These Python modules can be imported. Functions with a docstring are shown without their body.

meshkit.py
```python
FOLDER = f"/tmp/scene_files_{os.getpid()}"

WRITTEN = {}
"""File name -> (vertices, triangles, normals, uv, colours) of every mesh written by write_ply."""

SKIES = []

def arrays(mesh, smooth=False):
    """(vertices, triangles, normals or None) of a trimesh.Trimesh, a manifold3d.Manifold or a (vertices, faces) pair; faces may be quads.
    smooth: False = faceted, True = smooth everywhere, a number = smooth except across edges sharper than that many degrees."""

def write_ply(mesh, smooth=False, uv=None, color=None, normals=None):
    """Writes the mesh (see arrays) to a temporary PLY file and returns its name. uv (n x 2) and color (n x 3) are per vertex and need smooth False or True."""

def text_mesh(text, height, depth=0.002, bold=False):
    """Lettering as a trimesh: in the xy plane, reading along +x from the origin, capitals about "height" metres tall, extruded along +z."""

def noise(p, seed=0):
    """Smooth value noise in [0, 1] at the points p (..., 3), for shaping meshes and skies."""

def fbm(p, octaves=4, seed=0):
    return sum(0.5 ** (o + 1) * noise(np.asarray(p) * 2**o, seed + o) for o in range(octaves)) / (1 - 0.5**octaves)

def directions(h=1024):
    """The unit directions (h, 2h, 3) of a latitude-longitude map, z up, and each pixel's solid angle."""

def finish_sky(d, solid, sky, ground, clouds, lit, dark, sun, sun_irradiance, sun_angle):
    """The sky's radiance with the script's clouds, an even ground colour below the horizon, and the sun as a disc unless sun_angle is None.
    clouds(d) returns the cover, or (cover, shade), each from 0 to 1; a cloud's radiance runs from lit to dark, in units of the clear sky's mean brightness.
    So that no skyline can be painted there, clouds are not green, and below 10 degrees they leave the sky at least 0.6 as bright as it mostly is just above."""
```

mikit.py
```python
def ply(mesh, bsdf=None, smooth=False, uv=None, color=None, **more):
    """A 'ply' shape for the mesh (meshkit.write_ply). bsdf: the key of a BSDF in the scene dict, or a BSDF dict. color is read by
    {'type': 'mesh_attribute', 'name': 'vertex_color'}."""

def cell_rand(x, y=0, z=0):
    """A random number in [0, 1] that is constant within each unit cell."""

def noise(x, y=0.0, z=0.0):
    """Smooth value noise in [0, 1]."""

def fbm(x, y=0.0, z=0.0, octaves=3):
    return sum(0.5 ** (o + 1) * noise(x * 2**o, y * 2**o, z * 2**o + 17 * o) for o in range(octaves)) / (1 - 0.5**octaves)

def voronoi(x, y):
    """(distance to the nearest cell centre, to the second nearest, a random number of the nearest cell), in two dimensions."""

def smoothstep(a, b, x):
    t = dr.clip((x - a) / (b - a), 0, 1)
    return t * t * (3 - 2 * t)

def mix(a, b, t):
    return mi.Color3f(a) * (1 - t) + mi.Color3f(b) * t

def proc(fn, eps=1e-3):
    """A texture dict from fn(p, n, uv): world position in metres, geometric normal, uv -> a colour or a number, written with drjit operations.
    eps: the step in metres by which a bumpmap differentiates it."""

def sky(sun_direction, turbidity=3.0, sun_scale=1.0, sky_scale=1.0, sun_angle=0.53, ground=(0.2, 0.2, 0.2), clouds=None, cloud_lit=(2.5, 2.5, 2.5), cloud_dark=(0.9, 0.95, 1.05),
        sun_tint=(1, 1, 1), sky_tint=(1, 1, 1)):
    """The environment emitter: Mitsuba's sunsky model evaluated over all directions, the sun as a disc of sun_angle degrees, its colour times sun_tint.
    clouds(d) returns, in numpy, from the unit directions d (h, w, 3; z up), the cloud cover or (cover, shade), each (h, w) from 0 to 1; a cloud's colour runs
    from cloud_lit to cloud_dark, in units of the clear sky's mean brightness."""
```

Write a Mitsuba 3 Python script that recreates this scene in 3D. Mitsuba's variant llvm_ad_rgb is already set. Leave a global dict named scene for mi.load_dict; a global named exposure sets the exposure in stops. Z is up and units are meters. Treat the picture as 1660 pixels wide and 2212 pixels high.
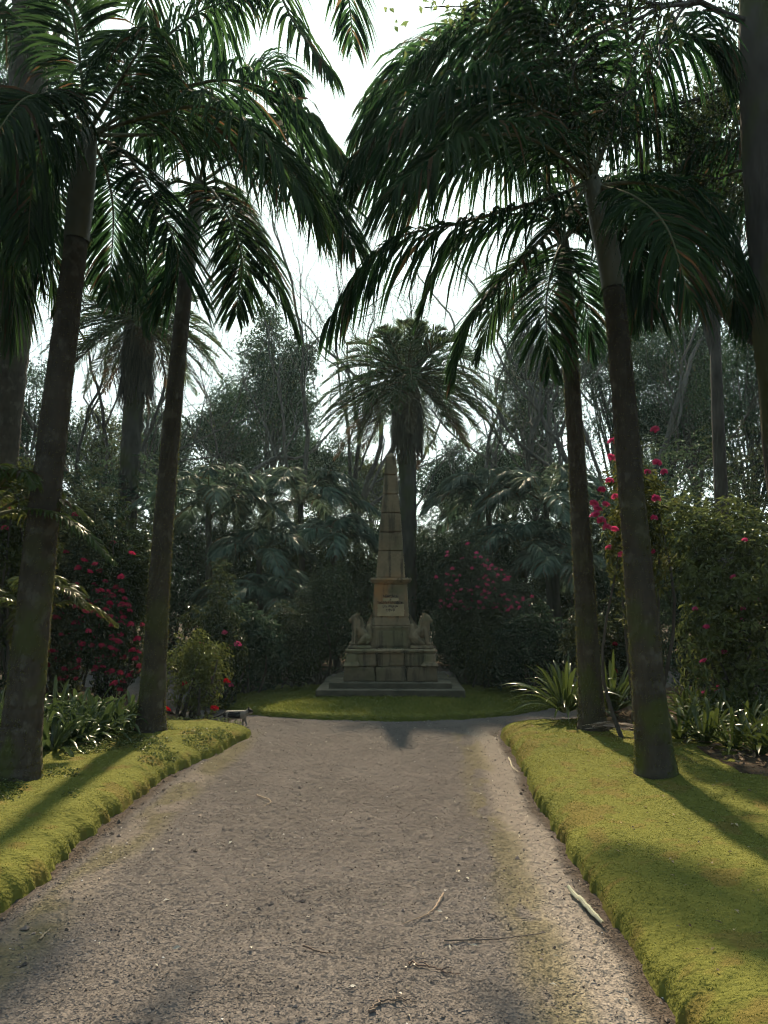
import math, numpy as np, trimesh, mitsuba as mi, drjit as dr, mikit, meshkit, manifold3d
from mikit import proc, noise, fbm, smoothstep, mix
from manifold3d import Manifold
T = mi.ScalarTransform4f
PI = math.pi
SC = 1 / 1660.0
scene, labels, counts = {}, {}, {}

# ------------------------------------------------------------------ camera, sky, exposure
EYE, F, HZ, VPX = np.array([0, 0, 1.6]), 1660.0, 1285.0, 860.0     # measured on the photograph at 1660 x 2212
pitch, yaw = math.atan((HZ - 1106) / F), math.atan((VPX - 830) / F)
FWD = np.array([-math.sin(yaw) * math.cos(pitch), math.cos(yaw) * math.cos(pitch), math.sin(pitch)])
RGT = np.array([math.cos(yaw), math.sin(yaw), 0.0])
UPV = np.cross(RGT, FWD)
scene['haze_air'] = {'type': 'homogeneous', 'albedo': {'type': 'rgb', 'value': [0.66, 0.94, 0.96]}, 'sigma_t': 0.0008, 'phase': {'type': 'hg', 'g': 0.3}}
scene['camera'] = {'type': 'perspective', 'medium': {'type': 'ref', 'id': 'haze_air'}, 'fov': 2 * math.degrees(math.atan(830 / F)), 'fov_axis': 'x', 'near_clip': 0.05, 'far_clip': 600.0,
                   'to_world': T().look_at(origin=EYE.tolist(), target=(EYE + FWD).tolist(), up=[0, 0, 1])}
SUN_EL, SUN_AZ = 44.0, -2.2
SUN = [math.sin(math.radians(SUN_AZ)) * math.cos(math.radians(SUN_EL)), math.cos(math.radians(SUN_AZ)) * math.cos(math.radians(SUN_EL)), math.sin(math.radians(SUN_EL))]
def veil(d):                                                         # thin bright haze, denser towards the sun
    c = d @ (np.array(SUN) / np.linalg.norm(SUN))
    return 0.18 + 0.78 * np.exp(-(np.degrees(np.arccos(np.clip(c, -1, 1))) / 50.0) ** 2)


scene['sky'] = mikit.sky(SUN, turbidity=6, sun_scale=1.15, sky_scale=1.0, sun_angle=2.0, ground=(0.08, 0.08, 0.05), sun_tint=(0.98, 0.98, 0.92), clouds=veil, cloud_lit=(1.6, 1.95, 1.82))
exposure = 2.6


def ray(vx, vy): return FWD + RGT * (vx - 830) / F + UPV * (1106 - vy) / F
def P(vx, vy, Y): r = ray(vx, vy); return EYE + r * (Y / r[1])      # the point at depth Y seen there
def G(vx, vy, z=0.0): r = ray(vx, vy); return EYE + r * ((z - EYE[2]) / r[2])   # the point on level z


# ------------------------------------------------------------------ entries
def numbered(name):
    n = counts.get(name, 0); counts[name] = n + 1
    return name if n == 0 else f'{name}_{n:03d}'


def put(name, shape, parent=None, label=None, category=None, group=None, kind=None):
    key = numbered(f'{parent}__{name}' if parent else name)
    scene[key] = shape
    note(key, label, category, group, kind)
    return key


def thing(name, label, category, group=None):
    key = numbered(name)
    note(key, label, category, group)
    return key


def note(key, label=None, category=None, group=None, kind=None):
    d = {k: v for k, v in dict(label=label, category=category, group=group, kind=kind).items() if v}
    if d: labels[key] = d


# ------------------------------------------------------------------ materials
VC = {'type': 'mesh_attribute', 'name': 'vertex_color'}
def thin(rough, trans): return {'type': 'principledthin', 'base_color': VC, 'roughness': rough, 'diff_trans': trans, 'spec_trans': 0.0, 'eta': 1.45}
def waxy(rough, trans, shine): return {'type': 'principledthin', 'base_color': VC, 'roughness': rough, 'diff_trans': trans, 'spec_trans': shine, 'eta': 1.7}   # a leaf with a shiny skin


scene['mat_frond'] = waxy(0.45, 1.1, 0.05)
scene['mat_leaf'] = waxy(0.35, 0.8, 0.14)
scene['mat_far'] = thin(0.7, 0.7)
scene['mat_strap'] = waxy(0.22, 0.7, 0.35)
scene['mat_gloss'] = waxy(0.27, 0.8, 0.22)
scene['mat_moss_blade'] = thin(0.9, 0.9)
scene['mat_petal'] = thin(0.6, 0.9)
scene['mat_debris'] = {'type': 'twosided', 'bsdf': {'type': 'principled', 'base_color': VC, 'roughness': 0.8, 'specular': 0.3}}
scene['mat_twig'] = {'type': 'twosided', 'bsdf': {'type': 'principled', 'base_color': VC, 'roughness': 0.85, 'specular': 0.2}}


def bumped(col, rough, bump=None, scale=1.0, spec=0.3, eps=1e-3):
    b = {'type': 'principled', 'base_color': proc(col), 'roughness': rough, 'specular': spec}
    if bump is not None:
        b = {'type': 'bumpmap', 'arbitrary': proc(bump, eps), 'scale': scale, 'bsdf': b}
    return {'type': 'twosided', 'bsdf': b}


def c_palm(p, n, uv):
    ring = 0.6 * fbm(p.z * 9, p.x * 1.5, p.y * 1.5, 3) + 0.5 * fbm(p.x * 30, p.y * 30, p.z * 12, 3) - 0.05
    lich = smoothstep(0.56, 0.72, fbm(p.x * 14, p.y * 14, p.z * 9, 4))
    moss = smoothstep(0.45, 0.7, fbm(p.x * 5, p.y * 5, p.z * 3 + 9, 4)) * smoothstep(3.2, 0.6, p.z)
    c = mix((0.016, 0.013, 0.009), (0.085, 0.07, 0.05), ring)
    c = mix(c, (0.12, 0.115, 0.09), lich * 0.5)
    return mix(c, (0.055, 0.065, 0.012), moss * 0.9)


def b_palm(p, n, uv):
    return 0.010 * dr.abs(dr.sin(p.z * 42 + 3 * noise(p.x * 6, p.y * 6, p.z * 2))) + 0.02 * fbm(p.x * 30, p.y * 30, p.z * 20, 4)


scene['mat_palm_bark'] = bumped(c_palm, 0.85, b_palm, 1.0)


def c_shaft(p, n, uv):
    return mix((0.05, 0.055, 0.03), (0.16, 0.155, 0.10), fbm(p.x * 6, p.y * 6, p.z * 2.5, 4))


scene['mat_crownshaft'] = bumped(c_shaft, 0.5)


def c_bark(p, n, uv):
    f = fbm(p.x * 9, p.y * 9, p.z * 3, 4)
    moss = smoothstep(0.45, 0.65, fbm(p.x * 3.5, p.y * 3.5, p.z * 2 + 3, 4))
    return mix(mix((0.022, 0.019, 0.014), (0.085, 0.075, 0.06), f), (0.05, 0.06, 0.014), moss * 0.7)


def b_bark(p, n, uv): return 0.03 * fbm(p.x * 22, p.y * 22, p.z * 6, 4)


scene['mat_bark'] = bumped(c_bark, 0.9, b_bark, 1.0)
scene['mat_branch'] = bumped(lambda p, n, uv: mix((0.035, 0.03, 0.024), (0.10, 0.09, 0.074), fbm(p.x * 5, p.y * 5, p.z * 3, 3)), 0.9, None, 1.0, 0.2)


def c_stone(p, n, uv):
    big = fbm(p.x * 2.3, p.y * 2.3, p.z * 1.6, 4)
    fine = fbm(p.x * 28, p.y * 28, p.z * 28, 4)
    streak = smoothstep(0.5, 0.75, fbm(p.x * 16, p.y * 16, p.z * 1.5, 4))
    rust = smoothstep(0.42, 0.62, fbm(p.x * 4 + 5, p.y * 4, p.z * 1.8 + 2, 3)) * smoothstep(1.15, 1.4, p.z) * smoothstep(2.0, 1.75, p.z)
    c = mix((0.09, 0.075, 0.048), (0.27, 0.215, 0.13), big * 0.8 + fine * 0.45)
    c = mix(c, (0.37, 0.20, 0.08), rust * 0.85)
    green = smoothstep(0.5, 0.7, fbm(p.x * 3 + 11, p.y * 3, p.z * 3, 4))
    c = mix(c, (0.10, 0.12, 0.055), green * 0.5)
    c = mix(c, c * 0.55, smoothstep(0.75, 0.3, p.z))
    return mix(c, (0.035, 0.035, 0.028), streak * 0.7)


def b_stone(p, n, uv): return 0.006 * fbm(p.x * 40, p.y * 40, p.z * 40, 4)


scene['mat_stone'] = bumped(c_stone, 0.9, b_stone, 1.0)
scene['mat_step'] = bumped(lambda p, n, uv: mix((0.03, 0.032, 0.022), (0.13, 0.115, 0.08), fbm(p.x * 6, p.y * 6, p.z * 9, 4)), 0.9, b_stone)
scene['mat_plaque'] = {'type': 'principled', 'base_color': proc(lambda p, n, uv: mix((0.24, 0.19, 0.10), (0.46, 0.38, 0.24), fbm(p.x * 14, p.y * 14, p.z * 14, 4))), 'roughness': 0.9}
scene['mat_letter'] = {'type': 'principled', 'base_color': {'type': 'rgb', 'value': [0.03, 0.028, 0.024]}, 'roughness': 0.8}


def c_path(p, n, uv):
    f = fbm(p.x * 3, p.y * 3, 0, 4)
    grit = noise(p.x * 120, p.y * 120)
    grit2 = noise(p.x * 47, p.y * 47, 5)
    c = mix((0.071, 0.062, 0.056), (0.164, 0.144, 0.131), f * 0.5 + grit * 0.35 + grit2 * 0.3)
    w = 0.16 * (fbm(p.y * 1.7, p.x * 0.8, 3, 3) - 0.5)
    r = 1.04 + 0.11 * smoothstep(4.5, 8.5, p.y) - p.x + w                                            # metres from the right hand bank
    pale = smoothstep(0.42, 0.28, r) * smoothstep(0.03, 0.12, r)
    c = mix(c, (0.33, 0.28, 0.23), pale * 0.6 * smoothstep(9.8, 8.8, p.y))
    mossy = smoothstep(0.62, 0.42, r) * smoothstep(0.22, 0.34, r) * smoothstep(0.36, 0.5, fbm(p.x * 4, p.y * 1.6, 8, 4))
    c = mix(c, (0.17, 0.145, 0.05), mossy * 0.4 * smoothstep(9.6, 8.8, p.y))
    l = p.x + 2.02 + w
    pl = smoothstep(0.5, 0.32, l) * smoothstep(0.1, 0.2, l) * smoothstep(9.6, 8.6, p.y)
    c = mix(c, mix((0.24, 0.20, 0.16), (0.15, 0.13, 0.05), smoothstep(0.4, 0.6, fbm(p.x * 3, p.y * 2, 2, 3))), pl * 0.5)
    soil = smoothstep(0.12, 0.02, dr.minimum(r, l)) * smoothstep(9.6, 8.8, p.y)
    c = mix(c, (0.075, 0.055, 0.04), soil * 0.85)
    return c


def b_path(p, n, uv): return 0.012 * fbm(p.x * 55, p.y * 55, 0, 3) + 0.01 * noise(p.x * 130, p.y * 130)


scene['mat_path'] = bumped(c_path, 0.95, b_path, 1.0, 0.2)


def c_moss(p, n, uv):
    f = fbm(p.x * 2.2, p.y * 2.2, 1, 4)
    g = fbm(p.x * 26, p.y * 26, p.z * 26, 3)
    c = mix((0.07, 0.082, 0.017), (0.158, 0.158, 0.034), f * 0.6 + g * 0.5)
    return mix(c, (0.14, 0.10, 0.03), smoothstep(0.56, 0.72, fbm(p.x * 5 + 3, p.y * 5, 4, 4)) * 0.6)


scene['mat_moss'] = bumped(c_moss, 0.95, lambda p, n, uv: 0.012 * fbm(p.x * 60, p.y * 60, p.z * 60, 3), 1.0, 0.1)
scene['mat_soil'] = bumped(lambda p, n, uv: mix((0.035, 0.026, 0.018), (0.11, 0.08, 0.055), fbm(p.x * 9, p.y * 9, 2, 4)), 0.95, lambda p, n, uv: 0.03 * fbm(p.x * 25, p.y * 25, 0, 4), 1.0, 0.1)
scene['mat_lawn'] = bumped(lambda p, n, uv: mix((0.07, 0.09, 0.018), (0.14, 0.15, 0.035), fbm(p.x * 12, p.y * 12, 2, 4)), 0.95, None, 1.0, 0.1)


# ------------------------------------------------------------------ mesh helpers
def unit(a): return a / np.maximum(np.linalg.norm(a, axis=-1, keepdims=True), 1e-9)


def spline(ctrl, K):
    c = np.asarray(ctrl, float)
    if len(c) == 2: return c[0] + (c[1] - c[0]) * np.linspace(0, 1, K)[:, None]
    e = np.vstack([2 * c[0] - c[1], c, 2 * c[-1] - c[-2]])
    u = np.linspace(0, len(c) - 1 - 1e-9, K); i = u.astype(int); t = (u - i)[:, None]
    a, b, d, g = e[i], e[i + 1], e[i + 2], e[i + 3]
    return 0.5 * (2 * b + (d - a) * t + (2 * a - 5 * b + 4 * d - g) * t**2 + (3 * b - a - 3 * d + g) * t**3)


def tube(pts, rad, sides=6, rough=0.0, rscale=8.0, seed=0, cap=True):
    p = np.asarray(pts, float); k = len(p); rad = np.broadcast_to(rad, (k,))
    t = unit(np.gradient(p, axis=0))
    ref = np.array([1.0, 0, 0]) if abs(t[:, 0]).mean() < 0.7 else np.array([0, 0, 1.0])
    a = unit(np.cross(t, ref)); b = np.cross(t, a)
    an = np.arange(sides) * 2 * PI / sides
    off = np.cos(an)[None, :, None] * a[:, None] + np.sin(an)[None, :, None] * b[:, None]
    r = rad[:, None] * np.ones((k, sides))
    if rough:
        r = r * (1 + rough * (2 * meshkit.fbm((p[:, None] + off * rad[:, None, None]) * rscale, 3, seed) - 1))
    v = (p[:, None] + off * r[..., None]).reshape(-1, 3)
    i, j = np.meshgrid(np.arange(k - 1), np.arange(sides), indexing='ij')
    q = np.stack([i * sides + j, i * sides + (j + 1) % sides, (i + 1) * sides + (j + 1) % sides, (i + 1) * sides + j], -1).reshape(-1, 4)
    f = np.vstack([q[:, [0, 1, 2]], q[:, [0, 2, 3]]])
    if cap:
        n = len(v); v = np.vstack([v, p[-1:]]); j = np.arange(sides); o = (k - 1) * sides
        f = np.vstack([f, np.stack([o + j, o + (j + 1) % sides, np.full(sides, n)], 1)])
    return v, f


def join(parts):
    vs, fs, at = [], [], 0
    for v, f in parts:
        vs.append(v); fs.append(f + at); at += len(v)
    return np.vstack(vs), np.vstack(fs)


def ribbons(C, Wv, half, fold=0.0, N=None):
    n, k = half.shape
    v = [C - Wv * half[..., None], C + Wv * half[..., None]]
    m = 2
    if fold:
        v = [v[0], C - N * (fold * half)[..., None], v[1]]; m = 3
    v = np.stack(v, 2).reshape(-1, 3)
    base = (np.arange(n)[:, None] * k + np.arange(k - 1)[None])[..., None] * m + np.arange(m - 1)[None, None]
    base = base.reshape(-1)
    f = np.vstack([np.stack([base, base + 1, base + m + 1], 1), np.stack([base, base + m + 1, base + m], 1)])
    return v, f, k * m


def tint(rng, n, a, b, per, jit=0.12):
    t = rng.random((n, 1)); c = np.asarray(a) * (1 - t) + np.asarray(b) * t
    c = c * (1 + jit * rng.standard_normal((n, 1)))
    return np.repeat(np.clip(c, 0.003, 0.9), per, 0)


def flat(v, c): return np.tile(np.asarray(c, float), (len(v), 1))


def frond_mesh(ctrl, rng, n=64, length=0.75, width=0.03, droop=0.55, a0=68, a1=28, dihed=0.25, roll=0.0, start=0.16, cols=((0.012, 0.035, 0.014), (0.028, 0.07, 0.021)), rad=0.02, k=5, gap=0.0):
    K = 60
    R = spline(ctrl, K); Tn = unit(np.gradient(R, axis=0))
    z = np.array([0, 0, 1.0])
    V, Fc, Cc, at = [], [], [], 0
    S = start + (1 - start) * (np.arange(n) + 0.5) / n
    for sd in (-1, 1):
        s = np.clip(S + rng.uniform(-0.4, 0.4, n) * (1 - start) / n, 0, 1)
        x = s * (K - 1); i = np.minimum(x.astype(int), K - 2); w = (x - i)[:, None]
        p, t = R[i] * (1 - w) + R[i + 1] * w, unit(Tn[i] * (1 - w) + Tn[i + 1] * w)
        hz = unit(np.cross(t, z) + np.array([1e-4, 0, 0]))
        u = unit(np.cross(hz, t))
        rr = roll + 0.0 * s[:, None]
        side, up = hz * np.cos(rr) + u * np.sin(rr), u * np.cos(rr) - hz * np.sin(rr)
        ang = np.radians(a0 + (a1 - a0) * s**1.5 + rng.normal(0, 6.0, n))[:, None]
        dh = dihed + rng.normal(0, 0.09, n)[:, None]
        d = np.cos(ang) * t + np.sin(ang) * (sd * side * np.cos(dh) + up * np.sin(dh))
        sn = (s - start) / (1 - start)
        L = length * np.clip(np.sin(PI * (0.16 + 0.76 * sn)), 0.2, 1) * rng.uniform(0.88, 1.06, n)
        tau = np.linspace(0, 1, k)
        dr_ = droop * rng.uniform(0.75, 1.25, n)
        C = p[:, None] + L[:, None, None] * (tau[None, :, None] * d[:, None] * (1 - 0.35 * (dr_ * 1.0)[:, None, None] * tau[None, :, None]) - (dr_[:, None] * tau[None]**1.9)[..., None] * z)
        D = unit(np.gradient(C, axis=1))
        Wv = unit(t[:, None] - (D * t[:, None]).sum(-1, keepdims=True) * D)
        tw = rng.normal(0, 0.5, n)[:, None, None]
        N = np.cross(D, Wv); Wv = Wv * np.cos(tw) + N * np.sin(tw); N = np.cross(D, Wv)
        prof = np.interp(tau, [0, 0.08, 0.35, 0.7, 1], [0.25, 0.8, 1.0, 0.8, 0.06])
        half = 0.5 * width * rng.uniform(0.85, 1.15, n)[:, None] * prof[None]
        keep = rng.random(n) > gap
        v, f, per = ribbons(C[keep], Wv[keep], half[keep], 0.25, N[keep])
        V.append(v); Fc.append(f + at); at += len(v)
        cc = tint(rng, keep.sum(), *cols, per); old = np.repeat(rng.random(keep.sum()) < 0.05, per); cc[old] = np.array([0.075, 0.052, 0.026]) * rng.uniform(0.7, 1.3)
        Cc.append(cc)
    rv, rf = tube(R[::3], np.linspace(rad, rad * 0.18, len(R[::3])), 6)
    return (np.vstack(V), np.vstack(Fc)), np.vstack(Cc), (rv, rf)


def add_frond(parent, ctrl, rng, rach=(0.09, 0.09, 0.045), mat='mat_frond', **kw):
    m, c, r = frond_mesh(ctrl, rng, **kw); c = c * rng.uniform(0.75, 1.3) * [rng.uniform(0.9, 1.25), 1, 1]
    fk = put('frond', mikit.ply(m, mat, smooth=False, color=c), parent)
    put('rachis', mikit.ply(r, 'mat_twig', smooth=True, color=flat(r[0], rach)), fk)


def leaves(pos, d, nrm, L, W, rng, fold=0.3, droop=0.15):
    """n leaves, each folded along its midrib: 4 points, 2 triangles."""
    n = len(pos); d = unit(d); s = unit(np.cross(d, nrm)); u = np.cross(s, d)
    L = L[:, None]; W = W[:, None]
    mid = pos + 0.5 * L * d + u * W * fold * 0.5
    v = np.stack([pos, mid - s * W * 0.5, pos + L * d - u * L * droop, mid + s * W * 0.5], 1).reshape(-1, 3)
    b = np.arange(n)[:, None] * 4
    return v, np.vstack([b + [0, 1, 2], b + [0, 2, 3]])


def rosettes(cent, axis, rng, k, L, W, tilt=0.2):
    """k leaves in a whorl round the axis at each centre."""
    n = len(cent); axis = unit(axis)
    a = unit(np.cross(axis, rng.standard_normal((n, 3)))); b = np.cross(axis, a)
    an = (np.arange(k)[None] * 2 * PI / k + rng.uniform(0, 6.28, (n, 1)) + rng.normal(0, 0.25, (n, k)))[..., None]
    tl = tilt + rng.normal(0, 0.3, (n, k, 1))
    d = (np.cos(an) * a[:, None] + np.sin(an) * b[:, None]) * np.cos(tl) + axis[:, None] * np.sin(tl)
    d[..., 2] -= 0.12
    nm = axis[:, None] + 0.35 * rng.standard_normal((n, k, 3))
    pos = cent[:, None] + 0.012 * d + axis[:, None] * rng.uniform(-0.03, 0.02, (n, k, 1))
    m = n * k
    return leaves(pos.reshape(m, 3), d.reshape(m, 3), nm.reshape(m, 3), L * rng.uniform(0.7, 1.1, m), W * rng.uniform(0.8, 1.1, m), rng)


def lobes(rng, c, r, n, size=0.45):
    d = unit(rng.standard_normal((n, 3))) * (rng.random((n, 1)) ** 0.45)
    return np.asarray(c) + d * np.asarray(r) * (1 - size * 0.5), np.asarray(r) * size * rng.uniform(0.7, 1.2, (n, 1))


def crown_points(rng, c, r, m, nl=14, size=0.45, inner=0.55):
    lc, lr = lobes(rng, c, r, nl, size)
    i = rng.integers(0, nl, m)
    d = unit(rng.standard_normal((m, 3)))
    p = lc[i] + d * lr[i] * (inner + (1 - inner) * rng.random((m, 1)) ** 0.5)
    return p, unit(d + 0.6 * unit(p - np.asarray(c))), lc


def shrub(name, label, cat, c, r, rng, m=900, k=7, L=0.09, W=0.03, cols=((0.02, 0.035, 0.012), (0.05, 0.07, 0.02)), nl=16, size=0.42, mat='mat_leaf', group=None, stems=5, tilt=0.2, inner=0.5, shear=0.0):
    key = thing(name, label, cat, group)
    p, ax, lc = crown_points(rng, c, r, m, nl, size, inner)
    p[:, 1] += (p[:, 2] - c[2]) * shear
    lc[:, 1] += (lc[:, 2] - c[2]) * shear
    p[:, 2] = np.maximum(p[:, 2], 0.06)
    ax = unit(ax + [0, 0, 0.45])
    v, f = rosettes(p, ax, rng, k, L, W, tilt)
    put('foliage', mikit.ply((v, f), mat, color=tint(rng, m * k, *cols, 4, 0.25)), key, kind='stuff')
    tubes = []
    base = np.array([c[0], c[1], 0.0])
    for q in lc[rng.permutation(len(lc))[:stems * 2]]:
        b0 = base + [rng.normal(0, 0.12), rng.normal(0, 0.12), -0.05]
        mid = (b0 + q) / 2 + rng.normal(0, 0.12, 3)
        tubes.append(tube(spline([b0, mid, q], 8), np.linspace(0.028, 0.008, 8), 5))
    put('stem', mikit.ply(join(tubes), 'mat_branch', smooth=True), key)
    return key, p, ax


def truss_mesh(rng, n=26, r=0.05):
    """a rounded cluster of ruffled petals"""
    d = unit(rng.standard_normal((n * 3, 3))); d = d[d[:, 2] > -0.25][:n]
    n = len(d)
    a = unit(np.cross(d, rng.standard_normal((n, 3))))
    v, f = [], []
    for q in range(4):
        an = q * PI / 2 + rng.uniform(0, 0.6, n)[:, None]
        s = a * np.cos(an) + np.cross(d, a) * np.sin(an)
        pos = d * r * 0.55
        lv = leaves(pos, unit(d + 0.75 * s), d, np.full(n, r * 0.95), np.full(n, r * 0.8), rng, 0.4, -0.1)
        v.append(lv)
    m = join(v)
    return m


TR = [truss_mesh(np.random.default_rng(50 + i)) for i in range(4)]
def add_flower(parent, pos, size, rng, a=(0.6, 0.05, 0.2), b=(0.78, 0.14, 0.34)):
    size = size * 0.85
    v, f = TR[rng.integers(4)]
    ang = rng.uniform(0, 6.28); cs, sn = math.cos(ang), math.sin(ang)
    R = np.array([[cs, -sn, 0], [sn, cs, 0], [0, 0, 1]])
    w = (v * size / 0.055) @ R.T
    tlt = rng.normal(0, 0.4, 2); w = w + np.stack([w[:, 2] * tlt[0], w[:, 2] * tlt[1] - 0.3 * w[:, 2], w[:, 2] * 0], 1) + pos
    put('flower_cluster', mikit.ply((w, f), 'mat_petal', color=tint(rng, len(v) // 4, a, b, 4, 0.15)), parent)


# ------------------------------------------------------------------ the setting: ground, path, banks, lawn
def heightgrid(x0, x1, y0, y1, nx, ny, h, yw=1.0):
    x = np.linspace(x0, x1, nx); y = y0 + (y1 - y0) * np.linspace(0, 1, ny) ** yw
    X, Y = np.meshgrid(x, y, indexing='ij')
    v = np.stack([X, Y, h(X, Y)], -1).reshape(-1, 3)
    i, j = np.meshgrid(np.arange(nx - 1), np.arange(ny - 1), indexing='ij')
    a = (i * ny + j).ravel()
    return v, np.vstack([np.stack([a, a + ny, a + ny + 1], 1), np.stack([a, a + ny + 1, a + 1], 1)])


def n2(X, Y, s, seed=0, o=3): return meshkit.fbm(np.stack([X * s, Y * s, X * 0 + seed * 7.3], -1), o, seed)


def sst(a, b, x):
    t = np.clip((x - a) / (b - a), 0, 1); return t * t * (3 - 2 * t)


def h_path(X, Y):
    return 0.022 * (n2(X, Y, 1.3, 1) - 0.5) + 0.02 * (n2(X, Y, 9, 2) - 0.5) + 0.02 * (n2(X, Y, 30, 3, 2) - 0.5)


YEND_L, YEND_R = 9.2, 9.3
def d_left(X, Y):
    e = -2.02 + 0.16 * (n2(X * 0 + 1, Y, 0.9, 4) - 0.5) + 0.14 * (n2(X * 0 + 5, Y, 3.5, 5) - 0.5) + 0.05 * (n2(X * 0 + 3, Y, 13, 15) - 0.5) + 0.40 * sst(6.9, 9.2, Y)
    a, b = e - X, YEND_L + 0.1 * (n2(X, Y * 0, 2, 6) - 0.5) - Y
    return -0.13 * np.log(np.exp(-np.clip(a, -6, 6) / 0.13) + np.exp(-np.clip(b, -6, 6) / 0.13))


def d_right(X, Y):
    e = 1.04 + 0.11 * sst(4.5, 8.5, Y) + 0.06 * (n2(X * 0 + 1, Y, 0.8, 7) - 0.5) + 0.07 * (n2(X * 0 + 5, Y, 3.5, 8) - 0.5) + 0.035 * (n2(X * 0 + 3, Y, 13, 16) - 0.5)
    a, b = X - e, YEND_R + 0.1 * (n2(X, Y * 0, 2, 9) - 0.5) - Y
    return -0.13 * np.log(np.exp(-np.clip(a, -6, 6) / 0.13) + np.exp(-np.clip(b, -6, 6) / 0.13))


def bank_h(d, X, Y, H, seed):
    lump = (n2(X, Y, 2.2, seed) - 0.5) * 0.07 + (n2(X, Y, 9, seed + 1) - 0.5) * (0.03 + 0.018 * np.exp(-((d - 0.12) / 0.12) ** 2)) + (n2(X, Y, 34, seed + 2, 2) - 0.5) * 0.016
    top = np.sqrt(np.clip(1 - (1 - np.clip(d / 0.3, 0, 1)) ** 2, 0, 1))
    return np.where(d > 0, H * top + lump * np.clip(d / 0.1, 0, 1) + 0.03 * sst(0.3, 1.5, d), -0.06)


HL, HR = 0.165, 0.185
def h_left(X, Y): return bank_h(d_left(X, Y), X, Y, HL, 20)
def h_right(X, Y): return bank_h(d_right(X, Y), X, Y, HR, 30)


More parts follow.
